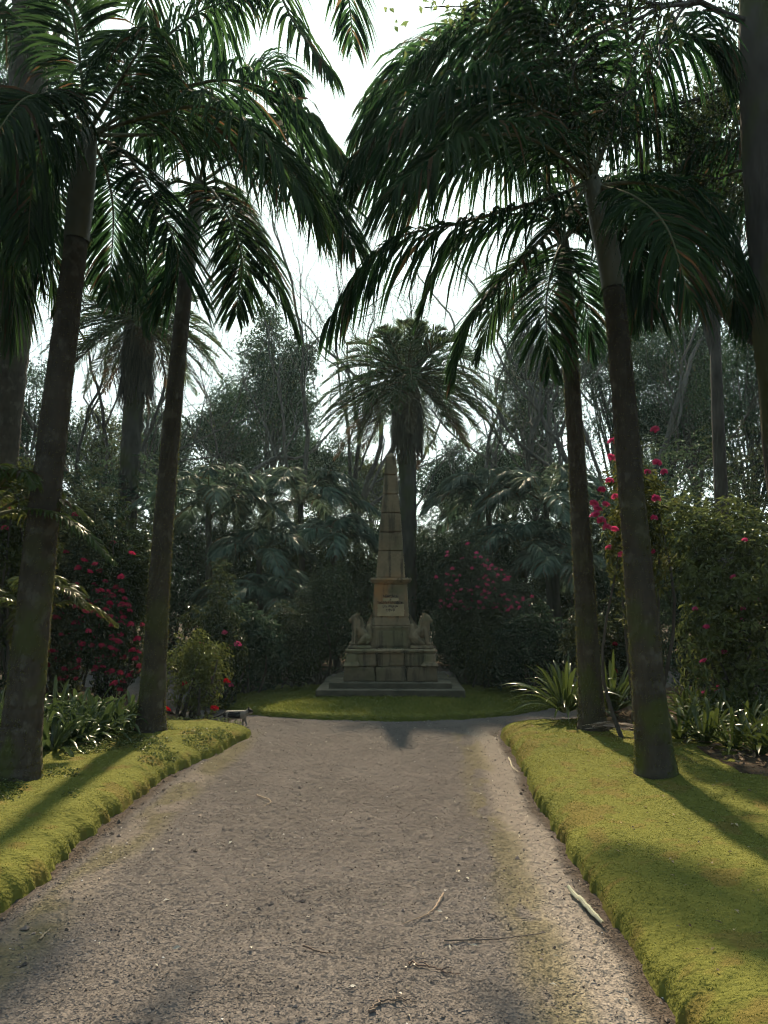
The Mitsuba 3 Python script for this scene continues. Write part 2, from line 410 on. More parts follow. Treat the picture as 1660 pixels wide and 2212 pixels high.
scene_ground = heightgrid(-150, 150, -40, 260, 41, 41, lambda X, Y: -0.08 + 0 * X)
put('ground', mikit.ply(scene_ground, 'mat_soil', smooth=True), label='dark soil ground under the trees', category='ground', kind='structure')
put('path', mikit.ply(heightgrid(-2.5, 1.7, -0.6, 10.4, 300, 720, h_path, 1.25), 'mat_path', smooth=True), label='brown compacted grit path leading to the monument', category='path', kind='structure')
put('path', mikit.ply(heightgrid(-6.5, 6.5, -1.5, 16.5, 200, 320, lambda X, Y: h_path(X, Y) - 0.03 * ((X > -2.45) & (X < 1.65) & (Y < 10.35)) - 0.004, 1.0), 'mat_path', smooth=True), label='grit path that rings the round grass mound', category='path', kind='structure')
MX = P(845, 1400, 12.2)[0]; MY, MCY = 12.2, 12.75; YS = MY - 0.25                       # axis of the monument
MR = 2.75
def h_mound(X, Y):
    d = MR + 0.06 * (n2(X, Y, 1.5, 40) - 0.5) - np.hypot((X - MX + 0.12) / 1.06, Y - MCY)
    return np.where(d > 0, 0.075 * np.sqrt(np.clip(1 - (1 - np.clip(d / 0.12, 0, 1)) ** 2, 0, 1)) + 0.065 * sst(0, 1.3, d) - 0.12 * sst(MY + 0.2, MY + 1.2, Y) * (np.abs(X - MX) > 1.0) + 0.02 * (n2(X, Y, 7, 41) - 0.5) * np.clip(d / 0.1, 0, 1), -0.06)


put('lawn', mikit.ply(heightgrid(MX - 3.2, MX + 3.0, MCY - 3.0, MCY + 3.0, 200, 200, h_mound), 'mat_lawn', smooth=True), label='low round grass mound that carries the monument', category='lawn', kind='structure')
put('moss_bank', mikit.ply(heightgrid(-5.6, -1.55, -0.6, 9.4, 200, 420, h_left, 1.15), 'mat_moss', smooth=True), label='mossy bank along the left side of the path', category='bank', kind='structure')
put('moss_bank', mikit.ply(heightgrid(0.95, 4.6, -0.6, 9.55, 190, 430, h_right, 1.15), 'mat_moss', smooth=True), label='bright mossy bank along the right side of the path', category='bank', kind='structure')
put('soil_bed', mikit.ply(heightgrid(2.2, 9, -0.6, 12.0, 90, 160, lambda X, Y: np.where((X > 2.75 + 0.25 * (n2(X * 0, Y, 1.2, 60) - 0.5) - 0.9 * sst(7.2, 9.3, Y)) & (np.hypot(X - MX, Y - MCY) > 4.1), 0.21 + 0.05 * (n2(X, Y, 4, 61) - 0.5) + 0.05 * (n2(X, Y, 22, 62) - 0.5), -0.1)), 'mat_soil', smooth=True),
    label='leaf strewn soil bed behind the right hand bank', category='bed', kind='structure')
put('soil_bed', mikit.ply(heightgrid(-10, -2.4, -0.6, 12.0, 90, 160, lambda X, Y: np.where((X < -3.1 + 0.25 * (n2(X * 0, Y, 1.2, 63) - 0.5) + 0.5 * sst(6, 9.3, Y)) & (np.hypot(X - MX, Y - MCY) > 4.1), 0.17 + 0.05 * (n2(X, Y, 4, 64) - 0.5), -0.1)), 'mat_soil', smooth=True),
    label='shaded soil bed under the shrubs on the left', category='bed', kind='structure')


def fuzz(hf, x0, x1, y0, y1, n, rng, L, W, a, b, ok, lean=0.7, ypow=1.6):
    X = rng.uniform(x0, x1, n); Y = y0 + (y1 - y0) * rng.random(n) ** ypow
    keep = ok(X, Y); X, Y = X[keep], Y[keep]; n = len(X)
    Z = hf(X, Y); e = 0.03
    N = unit(np.stack([hf(X - e, Y) - hf(X + e, Y), hf(X, Y - e) - hf(X, Y + e), np.full(n, 2 * e)], 1))
    d = unit(N + lean * rng.standard_normal((n, 3)) * [1, 1, 0.5]); d[:, 2] = np.abs(d[:, 2]) * 0.9 + 0.05
    far = 0.7 + 0.09 * Y
    l = L * rng.uniform(0.5, 1.3, n) * far; w = W * rng.uniform(0.7, 1.3, n) * far
    s = unit(np.cross(d, rng.standard_normal((n, 3))))
    p = np.stack([X, Y, Z - 0.004], 1)
    v = np.stack([p - s * w[:, None] / 2, p + s * w[:, None] / 2, p + d * l[:, None]], 1).reshape(-1, 3)
    return (v, np.arange(3 * n).reshape(-1, 3)), X, Y, n


def add_fuzz(name, label, cat, hf, box, n, seed, L, W, a, b, ok, mat='mat_moss_blade', lean=0.7, ypow=1.6):
    rng = np.random.default_rng(seed)
    m, X, Y, n = fuzz(hf, *box, n, rng, L, W, a, b, ok, lean, ypow)
    t = np.clip(n2(X, Y, 2.0, seed) * 1.6 - 0.3 + 0.25 * rng.standard_normal(n), 0, 1)[:, None]
    c = np.asarray(a) * (1 - t) + np.asarray(b) * t
    put(name, mikit.ply(m, mat, color=np.repeat(np.clip(c, 0.002, 1), 3, 0)), label=label, category=cat, kind='stuff')


MA, MB = (0.07, 0.09, 0.019), (0.178, 0.18, 0.04)
add_fuzz('moss', 'short yellow green moss covering the left bank', 'moss', h_left, (-4.2, -1.6, 2.2, 9.3), 170000, 70, 0.0085, 0.006, MA, MB, lambda X, Y: d_left(X, Y) > 0.015)
add_fuzz('moss', 'short yellow green moss covering the right bank', 'moss', h_right, (1.0, 3.6, 1.9, 9.5), 260000, 71, 0.0085, 0.006, MA, MB, lambda X, Y: (d_right(X, Y) > 0.012))
add_fuzz('grass', 'short mown grass on the round mound', 'grass', h_mound, (MX - 3.0, MX + 2.9, MCY - 2.85, MCY + 1.5), 90000, 72, 0.028, 0.006, (0.10, 0.13, 0.025), (0.23, 0.23, 0.06), lambda X, Y: h_mound(X, Y) > 0.005, lean=0.5, ypow=1.0)


def stones(n, rng, box, smin, smax, ypow, hf, ok=None):
    X = rng.uniform(box[0], box[1], n); Y = box[2] + (box[3] - box[2]) * rng.random(n) ** ypow
    if ok is not None: k = ok(X, Y); X, Y = X[k], Y[k]; n = len(X)
    r = smin + (smax - smin) * rng.random(n) ** 3.5
    base = np.array([[1, 0, 0], [-1, 0, 0], [0, 1, 0], [0, -1, 0], [0, 0, 1], [0, 0, -1.0]])
    fc = np.array([[0, 2, 4], [2, 1, 4], [1, 3, 4], [3, 0, 4], [2, 0, 5], [1, 2, 5], [3, 1, 5], [0, 3, 5]])
    v = base[None] * (r[:, None, None] * rng.uniform(0.6, 1.3, (n, 6, 1)))
    an = rng.uniform(0, 6.28, n); cs, sn = np.cos(an)[:, None], np.sin(an)[:, None]
    v = np.stack([v[..., 0] * cs - v[..., 1] * sn, v[..., 0] * sn + v[..., 1] * cs, v[..., 2] * 0.6], -1)
    v = v + np.stack([X, Y, hf(X, Y) + r * 0.2], 1)[:, None]
    f = (np.arange(n)[:, None, None] * 6 + fc[None]).reshape(-1, 3)
    return v.reshape(-1, 3), f, n


rng = np.random.default_rng(80)
v, f, n = stones(60000, rng, (-2.3, 1.4, 2.2, 10.6), 0.0016, 0.0082, 1.8, h_path, lambda X, Y: sst(0.3, 0.62, n2(X, Y, 1.1, 81) * 0.6 + n2(X, Y, 4, 82) * 0.4) > rng.random(len(X)))
g = rng.random((n, 1)) ** 1.6; col = np.array([0.045, 0.037, 0.032]) * (1 - g) + np.array([0.19, 0.162, 0.142]) * g
col[rng.random(n) < 0.012] = (0.6, 0.58, 0.55)
put('gravel', mikit.ply((v, f), 'mat_debris', color=np.repeat(col, 6, 0)), label='loose grit and small stones scattered over the path', category='gravel', kind='stuff')
v, f, n = stones(5000, rng, (-2.4, 1.4, 2.0, 9.3), 0.004, 0.02, 1.5, h_path, lambda X, Y: (np.abs(d_left(X, Y) + 0.06) < 0.07) | (np.abs(d_right(X, Y) + 0.05) < 0.05))
g = rng.random((n, 1)); col = np.array([0.05, 0.038, 0.03]) * (1 - g) + np.array([0.17, 0.13, 0.10]) * g
put('soil_crumb', mikit.ply((v, f), 'mat_debris', color=np.repeat(col, 6, 0)), label='dark crumbs of soil along the foot of both banks', category='soil', kind='stuff')

v, f, n = stones(70, rng, (-1.9, 1.05, 2.6, 8.5), 0.010, 0.024, 1.4, h_path)
g = rng.random((n, 1)); col = np.array([0.05, 0.042, 0.036]) * (1 - g) + np.array([0.22, 0.18, 0.155]) * g
put('stone', mikit.ply((v, f), 'mat_debris', color=np.repeat(col, 6, 0)), label='larger loose stones strewn here and there on the path', category='stones', kind='stuff')

# ------------------------------------------------------------------ the monument
def frus(w0, d0, w1, d1, h, c=0.012):
    """a block: w0 x d0 at the foot, w1 x d1 at the top, edges chamfered by c"""
    pts = []
    for (w, d, z, zz) in ((w0, d0, 0, c), (w1, d1, h, h - c)):
        for sx in (-1, 1):
            for sy in (-1, 1):
                pts += [(sx * (w / 2 - c), sy * (d / 2), zz), (sx * (w / 2), sy * (d / 2 - c), zz), (sx * (w / 2 - c), sy * (d / 2 - c), z)]
    return Manifold.hull_points(np.array(pts, float))


def worn(m, at=(0, 0, 0), amp=0.005, ln=0.045, seed=0):
    m = m.translate(list(at)).refine_to_length(ln)
    me = m.to_mesh(); v, f = np.array(me.vert_properties[:, :3], float), np.array(me.tri_verts)
    t = trimesh.Trimesh(v, f, process=False)
    nrm = t.vertex_normals
    v = v + nrm * ((meshkit.fbm(v * 9, 3, seed) - 0.62) * 2 * amp)[:, None]
    return v, f


mon = thing('obelisk_monument', 'weathered stone obelisk monument with carved lions and dark inscription on the lawn', 'monument')
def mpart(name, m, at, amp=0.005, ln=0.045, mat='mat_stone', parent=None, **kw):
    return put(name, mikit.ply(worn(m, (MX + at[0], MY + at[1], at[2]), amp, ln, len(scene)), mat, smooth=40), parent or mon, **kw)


def zv(vy, Y): return P(845, vy, Y)[2]                             # height of a photographed level at depth Y
YF = MY - 0.95                                                          # front of the lowest step
zb = 0.125
def W(px, Y): return px * Y * SC
s1 = W(318, YF); zs1 = zv(1491, YF)
mpart('step', frus(s1, 1.90, s1, 1.90, zs1 - zb + 0.05), (0, 0, zb - 0.05), 0.004, 0.08, 'mat_step')
YF2 = MY - 0.78
s2 = W(262, YF2); zs2 = zv(1475, YF2)
mpart('step', frus(s2, 1.56, s2, 1.56, zs2 - zs1 + 0.02), (0, 0, zs1 - 0.02), 0.004, 0.08, 'mat_step')
YP = MY - 0.64                                                      # front of the plinth
zp1 = zv(1441, YP); zp2 = zv(1413, YP - 0.0); zp3 = zv(1406, YP)
wp0, wp1 = W(206, YP), W(196, YP)
# plinth course: three blocks with joints
for (xa, xb) in ((-0.5, -0.17), (-0.1665, 0.1665), (0.17, 0.5)):
    cx = (xa + xb) / 2 * wp1; ww = (xb - xa) * wp1 - 0.006
    mpart('plinth_block', frus(ww + (0.03 if abs(cx) > 0.1 else 0), 1.26, ww, 1.20, zv(1441, YP) - zs2, 0.015), (cx * 1.02, 0, zs2 - 0.004), 0.008)
# pedestal course
zc = zv(1412, YP)
wq = W(182, YP)
for i, (xa, xb) in enumerate(((-0.5, -0.165), (-0.162, 0.162), (0.165, 0.5))):
    cx = (xa + xb) / 2 * wq; ww = (xb - xa) * wq - 0.004
    dp = 1.14 if i != 1 else 1.08
    mpart('pedestal_block', frus(ww, dp, ww * (0.97 if i != 1 else 1), dp - 0.03, zc - zp1 + 0.01, 0.018), (cx, 0, zp1 - 0.006), 0.009)
for sx in (-1, 1):                                                  # corner pilasters of the pedestals
    for sy in (-1, 1):
        mpart('pilaster', frus(0.21, 0.21, 0.17, 0.17, zc - zp1 - 0.002, 0.02), (sx * (wq / 2 - 0.055), sy * 0.515, zp1), 0.006)
        mpart('pilaster_base', frus(0.27, 0.27, 0.20, 0.20, 0.085, 0.02), (sx * (wq / 2 - 0.055), sy * 0.525, zp1 - 0.004), 0.006)
zl = zc + 0.055
for i, (xa, xb) in enumerate(((-0.5, -0.166), (-0.1635, 0.1635), (0.166, 0.5))):
    cx = (xa + xb) / 2 * wq; ww = (xb - xa) * wq
    mpart('pedestal_cornice', frus(ww + (0.045 if i != 1 else 0.0), 1.20, ww + (0.05 if i != 1 else 0), 1.21, 0.05, 0.014), (cx + (0.018 * np.sign(cx)), 0, zc + 0.004), 0.005)
zt = zv(1358, YP + 0.22)
wd = W(87, YP + 0.25)
mpart('die_block', frus(wd, wd * 1.05, wd * 0.985, wd, zt - zl + 0.02, 0.014), (0, 0, zl - 0.006), 0.007)
dy = -wd * 1.05 / 2
mpart('die_panel', frus(wd * 0.82, 0.03, wd * 0.80, 0.03, (zt - zl) * 0.78, 0.008), (0, dy + 0.004, zl + (zt - zl) * 0.1), 0.004)
mpart('die_cap', frus(wd + 0.03, wd * 1.07, wd + 0.02, wd * 1.05, 0.03, 0.01), (0, 0, zt + 0.003), 0.003)
za = zt + 0.033; zs = zv(1333, YS)
ws = W(78, YS)
mpart('apron_block', frus(wd * 0.99, wd, ws * 0.99, ws, zs - za, 0.012), (0, 0, za), 0.006)
zsh = zv(1262, YS)
ws1 = W(72, YS)
mpart('inscription_shaft', frus(ws, ws, ws1, ws1, zsh - zs, 0.01), (0, 0, zs - 0.002), 0.004, label='rust stained stone shaft that carries the inscription')
mpart('cornice', frus(ws1 + 0.01, ws1 + 0.01, ws1 + 0.10, ws1 + 0.10, 0.055, 0.01), (0, 0, zsh - 0.004), 0.004)
mpart('cornice', frus(ws1 + 0.13, ws1 + 0.13, ws1 + 0.13, ws1 + 0.13, 0.05, 0.012), (0, 0, zsh + 0.050), 0.004)
zo = zsh + 0.10
lev = [zo] + [zv(y, YS + 0.06) for y in (1190, 1149, 1107, 1066, 1024, 985)]
wid = [W(w, YS + 0.06) for w in (62, 54.5, 48.5, 42.5, 35, 29.5, 22.5)]
for i in range(6):
    g_ = 0.006
    mpart('obelisk_block', frus(wid[i], wid[i], wid[i + 1] + 0.004, wid[i + 1] + 0.004, lev[i + 1] - lev[i] - g_, 0.011), (0, 0, lev[i] + g_ / 2), 0.005)
mpart('pyramidion', frus(wid[6], wid[6], 0.03, 0.03, 0.085, 0.008), (0, 0, lev[6]), 0.003)
# inscription: pale cleaned bands, lettering, carved coronet and laurel
yfs = lambda z: MY - (ws + (ws1 - ws) * (z - zs) / (zsh - zs)) / 2   # front face of the shaft at height z
def band(vy0, vy1, w, cx=0.0):
    z0, z1 = zv(vy1, YS), zv(vy0, YS)
    v, f = worn(frus(w, 0.016, w, 0.016, z1 - z0, 0.004), (MX + cx, yfs((z0 + z1) / 2) - 0.004, z0), 0.002, 0.03, 5)
    put('plaque', mikit.ply((v, f), 'mat_plaque', smooth=40), mon, label='pale cleaned patch of the inscription face')
band(1305, 1331, 0.41); band(1291.5, 1299, 0.245)
def line(text, vy, h, w, bold=True):
    m = meshkit.text_mesh(text, h, 0.006, bold)
    b = m.bounds; m.apply_translation([-(b[0][0] + b[1][0]) / 2, -b[0][1], 0])
    s = w / (b[1][0] - b[0][0]); m.apply_scale([s, 1, 1])
    z = zv(vy, YS)
    v = np.array(m.vertices); v = np.stack([MX + v[:, 0] - 0.005, yfs(z) - 0.013 - v[:, 2], z + v[:, 1]], 1)
    put('inscription_line', mikit.ply((v, np.array(m.faces)), 'mat_letter'), mon, label=f'dark lettering {text}')
line('MEMORIA', 1290.5, 0.036, 0.225); line('Á', 1297.5, 0.03, 0.022); line('VISCONDE E VISCONDESSA', 1304, 0.03, 0.40)
line('DA PRAIA', 1312.5, 0.038, 0.235); line('1898', 1320.5, 0.038, 0.135)
tor = []
zc_ = zv(1278, YS)
for sx in (-1, 1):                                                  # two laurel sprigs and a coronet in low relief
    for k in range(7):
        a = -PI / 2 + sx * (0.25 + 0.26 * k)
        c0 = np.array([MX + 0.085 * math.cos(a) * 1.1, yfs(zc_) - 0.004, zc_ + 0.055 * math.sin(a)])
        s_ = trimesh.creation.icosphere(1, 0.016); vv = np.array(s_.vertices) * [1.3, 0.5, 0.6]
        ca, sa = math.cos(a + PI / 2), math.sin(a + PI / 2)
        vv = np.stack([vv[:, 0] * ca - vv[:, 2] * sa, vv[:, 1], vv[:, 0] * sa + vv[:, 2] * ca], 1) + c0
        tor.append((vv, np.array(s_.faces)))
for k in range(5):
    s_ = trimesh.creation.icosphere(1, 0.012)
    tor.append((np.array(s_.vertices) * [1, 0.5, 1.4] + [MX + (k - 2) * 0.024, yfs(zc_) - 0.004, zc_ + 0.012 + 0.006 * (k % 2)], np.array(s_.faces)))
put('emblem', mikit.ply(join(tor), 'mat_stone', smooth=True), mon, label='worn carved laurel and coronet relief')


def chain_mesh(bones, seg=14, ln=0.02, it=10):
    hulls = []
    for (a, ra, b, rb) in bones:
        sa = Manifold.sphere(ra, seg).translate(list(map(float, a))); sb = Manifold.sphere(rb, seg).translate(list(map(float, b)))
        hulls.append(Manifold.batch_hull([sa, sb]))
    m = Manifold.batch_boolean(hulls, manifold3d.OpType.Add).refine_to_length(ln)
    me = m.to_mesh(); t = trimesh.Trimesh(np.array(me.vert_properties[:, :3], float), np.array(me.tri_verts), process=False)
    t.merge_vertices()
    trimesh.smoothing.filter_taubin(t, iterations=it)
    return np.array(t.vertices), np.array(t.faces)


def lion(side, sy):
    """a seated lion looking outward; local x towards the outside, z up; 0.5 m tall"""
    B = []
    def bone(a, ra, b, rb): B.append((np.array(a), ra, np.array(b), rb))
    bone((-0.17, 0, 0.12), 0.095, (-0.02, 0, 0.20), 0.10)            # haunch to belly
    bone((-0.02, 0, 0.20), 0.10, (0.085, 0, 0.285), 0.085)           # chest
    bone((-0.17, 0, 0.14), 0.09, (-0.20, 0, 0.30), 0.05)             # back rises to the die
    bone((0.075, 0, 0.29), 0.082, (0.10, 0, 0.40), 0.075)            # neck with mane
    bone((0.10, 0, 0.405), 0.072, (0.125, 0, 0.43), 0.062)           # head
    bone((0.13, 0, 0.415), 0.045, (0.195, 0, 0.40), 0.033)           # muzzle
    bone((0.15, 0, 0.395), 0.03, (0.18, 0, 0.375), 0.02)             # jaw
    bone((0.05, 0, 0.36), 0.075, (0.02, 0, 0.27), 0.075)             # mane at the back
    for q in (-1, 1):
        bone((0.085, q * 0.055, 0.26), 0.05, (0.115, q * 0.06, 0.13), 0.036)
        bone((0.115, q * 0.06, 0.13), 0.036, (0.125, q * 0.06, 0.035), 0.033)
        bone((0.125, q * 0.06, 0.028), 0.03, (0.18, q * 0.062, 0.024), 0.026)   # paw
        bone((-0.10, q * 0.085, 0.12), 0.072, (0.0, q * 0.10, 0.06), 0.04)      # thigh
        bone((0.0, q * 0.10, 0.05), 0.035, (0.06, q * 0.10, 0.025), 0.026)
        bone((0.075, q * 0.05, 0.475), 0.018, (0.07, q * 0.058, 0.492), 0.012)  # ear
    bone((-0.2, -0.03, 0.08), 0.02, (-0.1, -0.16, 0.03), 0.016)      # tail
    v, f = chain_mesh(B, 14, 0.018, 8)
    mane = np.exp(-(((v - [0.06, 0, 0.37]) / [0.10, 0.14, 0.10]) ** 2).sum(1))
    v = v + unit(v - [0.09, 0, 0.36]) * (mane * 0.03 * (meshkit.fbm(v * 45, 2, 3) - 0.3))[:, None]
    v = v * [0.76, 0.9, 0.93]
    out = np.stack([side * v[:, 0], v[:, 1], v[:, 2]], 1)
    if side < 0: f = f[:, ::-1]
    an = -side * sy * -0.25
    out = np.stack([out[:, 0] * math.cos(an) - out[:, 1] * math.sin(an), out[:, 0] * math.sin(an) + out[:, 1] * math.cos(an), out[:, 2]], 1)
    lk = put('lion_statue', mikit.ply((out + [MX + side * (wd / 2 + 0.165), MY + sy * 0.36, zl + 0.052], f), 'mat_stone', smooth=True), mon,
             label=f'carved seated lion at the {"front" if sy < 0 else "back"} {"left" if side < 0 else "right"} corner')
    mpart('base_slab', frus(0.36, 0.26, 0.35, 0.25, 0.055, 0.015), (side * (wd / 2 + 0.165), sy * 0.36, zl + 0.0), 0.004, parent=lk)


for side in (-1, 1):
    for sy in (-1, 1):
        lion(side, sy)
    # scroll that sweeps from the die down to the lions' backs
    u = np.linspace(0, 1, 12)
    prof = [(0, 0)] + [(0.30 * t, (zs + 0.05 - zl - 0.25) * (1 - t) ** 2.6 + 0.25) for t in u] + [(0.30, 0)]
    cs_ = manifold3d.CrossSection([np.array(prof)[::-1] if True else prof])
    m = Manifold.extrude(cs_, 0.4).rotate([90, 0, 0]).translate([0, 0.2, 0])
    if side < 0: m = m.mirror([1, 0, 0])
    mpart('scroll_block', m, (side * (wd / 2 - 0.012), 0, zl + 0.003), 0.005)

# ------------------------------------------------------------------ the four king palms by the path
def fur(rng, pts, rad, n, L, W, zmax, cols):
    K = 80; R = spline(pts, K); rr = np.interp(np.linspace(0, 1, K), np.linspace(0, 1, len(rad)), rad)
    z = rng.random(n) ** 1.5 * zmax
    i = np.clip(np.searchsorted(R[:, 2], z + R[0, 2]), 1, K - 1)
    an = rng.uniform(0, 6.28, n); d = np.stack([np.cos(an), np.sin(an), 0 * an], 1)
    mk = meshkit.fbm(np.stack([d[:, 0] * 1.5, d[:, 1] * 1.5, z * 1.6], 1), 3, 4) > 0.42
    i, d, an = i[mk], d[mk], an[mk]; n = len(i)
    p = R[i] + d * (rr[i] * 0.985)[:, None] + [0, 0, 1] * rng.uniform(-0.03, 0.03, (n, 1))
    dd = unit(d + 0.8 * rng.standard_normal((n, 3)) - [0, 0, 0.3])
    s = unit(np.cross(dd, rng.standard_normal((n, 3))))
    l = L * rng.uniform(0.4, 1.3, (n, 1))
    v = np.stack([p - s * W / 2, p + s * W / 2, p + dd * l], 1).reshape(-1, 3)
    return (v, np.arange(3 * n).reshape(-1, 3)), tint(rng, n, *cols, 3)


def king_palm(label, base, mids, top, D, r0, r1, fronds, seed, cs=1.0, bankz=0.15, furn=9000, kw=None):
    rng = np.random.default_rng(seed)
    key = thing('king_palm', label, 'palm', None)
    b = G(*base, bankz); b[2] -= 0.06
    D = b[1] + D
    t = P(*top, D)
    ctrl = [b] + [P(*m, b[1] + (D - b[1]) * k) for m, k in mids] + [t]
    R = spline(ctrl, 120)
    cs0 = t[2] - cs
    tr = R[R[:, 2] <= cs0 + 0.02]
    u = np.linspace(0, 1, len(tr))
    rad = r1 + (r0 - r1) * (1 - u) ** 1.3 + 0.055 * np.exp(-u * 22) + 0.005 * np.abs(np.sin(tr[:, 2] * 26 + np.sin(tr[:, 2] * 5)))
    put('trunk', mikit.ply(tube(tr, rad, 28, 0.06, 7, seed), 'mat_palm_bark', smooth=True), key)
    ts = R[R[:, 2] > cs0 - 0.02]
    u = np.linspace(0, 1, len(ts))
    put('crownshaft', mikit.ply(tube(ts, r1 * (1.12 + 0.12 * np.sin(u * 2.6) - 0.35 * u ** 2), 24, 0.03, 3, seed), 'mat_crownshaft', smooth=True), key)
    if furn:
        m, c = fur(rng, tr, rad, furn, 0.022, 0.006, 4.2, ((0.05, 0.06, 0.012), (0.15, 0.14, 0.04)))
        put('moss', mikit.ply(m, 'mat_moss_blade', color=c), key, kind='stuff')
    for fr in fronds:
        opt = dict(kw or {}); pts = fr
        if isinstance(fr[-1], dict): opt.update(fr[-1]); pts = fr[:-1]
        add_frond(key, [P(q[0], q[1], D + (q[2] if len(q) > 2 else 0)) for q in pts], rng, **opt)
    return key


HANG = dict(droop=0.64, length=0.95, dihed=0.3, n=92, width=0.030, a0=72, a1=32)
UP = dict(droop=0.4, length=0.8, dihed=0.3, n=80, width=0.029)
SIDE = dict(droop=0.38, length=0.66, n=80, dihed=0.18, width=0.030)
king_palm('mossy trunked king palm nearest on the left with a huge arching frond over the path', (35, 1690), [((100, 1060), 0.4), ((160, 560), 0.8)], (190, 285), 0.1, 0.15, 0.092, [
    [(195, 290), (330, 215, -.2), (480, 172, -.4), (620, 215, -.6), (745, 340, -.7), HANG],
    [(200, 292), (330, 290, .3), (480, 285, .5), (620, 350, .6), (720, 470, .7), HANG],
    [(188, 275), (175, 150, -.1), (155, 20, -.3), (110, -130, -.5), UP],
    [(200, 270), (270, 165, .1), (370, 70, .2), (450, 15, .3), (560, -10, .4), dict(UP, droop=0.8)],
    [(182, 285), (140, 262, -.2), (100, 300, -.4), (70, 400, -.5), (60, 540, -.6), dict(SIDE, droop=0.6)],
    [(180, 290), (110, 220, -.5), (50, 215, -1.), (-30, 320, -1.4), HANG],
    [(200, 295), (270, 330, -.2), (330, 420, -.4), (385, 560, -.5), (340, 660, -.5), SIDE],
    [(175, 300), (100, 330, .1), (30, 400, .2), (-60, 540, .3), dict(SIDE, droop=0.7)],
    [(180, 300, .1), (130, 370, .6), (110, 490, 1.0), (120, 660, 1.1), SIDE],
    [(195, 295, .1), (230, 370, .8), (245, 470, 1.2), (235, 640, 1.3), SIDE],
    [(200, 290), (320, 250, -.6), (450, 230, -1.0), (570, 300, -1.3), (660, 430, -1.4), HANG],
    [(185, 275), (120, 160, .3), (60, 60, .6), (10, 20, .9), (-40, 60, 1.1), dict(UP, droop=0.8)],
    [(195, 280), (250, 190, -.4), (300, 110, -.9), (330, 60, -1.6), dict(UP, droop=0.7)],
], 101, 1.0, 0.14)
king_palm('slimmer leaning king palm second from the front on the left bank', (325, 1585), [((352, 1150), 0.3), ((398, 640), 0.8)], (430, 395), 0.0, 0.135, 0.078, [
    [(435, 400), (485, 395, -.3), (540, 490, -.5), (595, 610, -.6), (640, 710, -.6), SIDE],
    [(425, 400), (370, 395, -.2), (320, 470, -.3), (290, 600, -.4), (310, 700, -.4), SIDE],
    [(430, 395), (460, 290, -.4), (540, 240, -1.0), (650, 300, -1.6), (720, 470, -1.9), HANG],
    [(432, 395), (540, 335, -.7), (660, 390, -1.5), (770, 540, -2.0), HANG],
    [(430, 395), (410, 280, .2), (400, 170, .4), (440, 60, .6), UP],
    [(430, 395), (480, 250, .5), (560, 150, .8), (640, 170, 1.0), HANG],
    [(430, 398), (465, 420, -.9), (520, 540, -1.4), (510, 680, -1.6), SIDE],
    [(428, 398), (380, 300, -.3), (310, 250, -.5), (240, 330, -.7), HANG],
    [(430, 400), (480, 430, .8), (520, 520, 1.3), (540, 650, 1.4), SIDE],
    [(430, 400), (400, 440, .8), (370, 520, 1.2), (360, 650, 1.4), SIDE],
], 102, 1.1, 0.14, 14000)
king_palm('dark king palm nearest on the right bank under the densest fronds', (1420, 1680), [((1368, 1100), 0.4), ((1325, 620), 0.8)], (1278, 385), 0.1, 0.135, 0.085, [
    [(1275, 390), (1190, 270, -.3), (1050, 210, -.6), (900, 235, -.8), (765, 345, -.9), HANG],
    [(1275, 392), (1180, 320, .2), (1040, 285, .4), (890, 310, .5), (770, 400, .6), HANG],
    [(1272, 385), (1235, 250, -.2), (1165, 110, -.4), (1050, 40, -.6), (900, 120, -.8), dict(HANG, droop=0.7)],
    [(1272, 380), (1220, 160, .3), (1120, 60, .6), (960, 90, .8), (790, 220, 1.0), HANG],
    [(1272, 388), (1180, 250, -.6), (1070, 190, -1.1), (960, 200, -1.4), (850, 290, -1.6), HANG],
    [(1275, 392), (1190, 350, .5), (1070, 340, .9), (940, 370, 1.1), (850, 460, 1.2), HANG],
    [(1275, 388), (1150, 300, -.9), (1000, 300, -1.5), (860, 400, -1.9), HANG],
    [(1272, 385), (1150, 180, .1), (1020, 120, .2), (880, 150, .2), (770, 280, .2), HANG],
    [(1280, 380), (1250, 200, -.4), (1210, 60, -.8), (1130, -30, -1.2), dict(HANG, droop=0.7)],
    [(1285, 380), (1330, 260, -.1), (1400, 145, -.2), (1480, 75, -.3), (1560, 100, -.4), dict(HANG, droop=0.8)],
    [(1295, 400), (1390, 395, -.1), (1490, 430, -.2), (1570, 540, -.3), (1600, 660, -.3), dict(HANG, length=0.75)],
    [(1295, 402), (1370, 425, -.6), (1440, 490, -1.1), (1490, 640, -1.3), dict(HANG, length=0.7)],
    [(1268, 395), (1180, 430, -.3), (1000, 480, -.5), (830, 530, -.6), (705, 700, -.6), dict(SIDE, n=52, droop=0.85, length=0.72, width=0.034)],
    [(1270, 400), (1215, 470, -.3), (1110, 580, -.5), (1020, 685, -.6), (972, 830, -.6), dict(SIDE, length=0.55)],
    [(1290, 400, .1), (1340, 460, .7), (1370, 560, 1.0), (1385, 690, 1.1), SIDE],
    [(1280, 380), (1290, 230, .5), (1330, 90, 1.0), (1400, -40, 1.4), UP],
    [(1282, 385), (1310, 280, .5), (1370, 240, .9), (1470, 300, 1.2), HANG],
], 103, 1.0, 0.17)
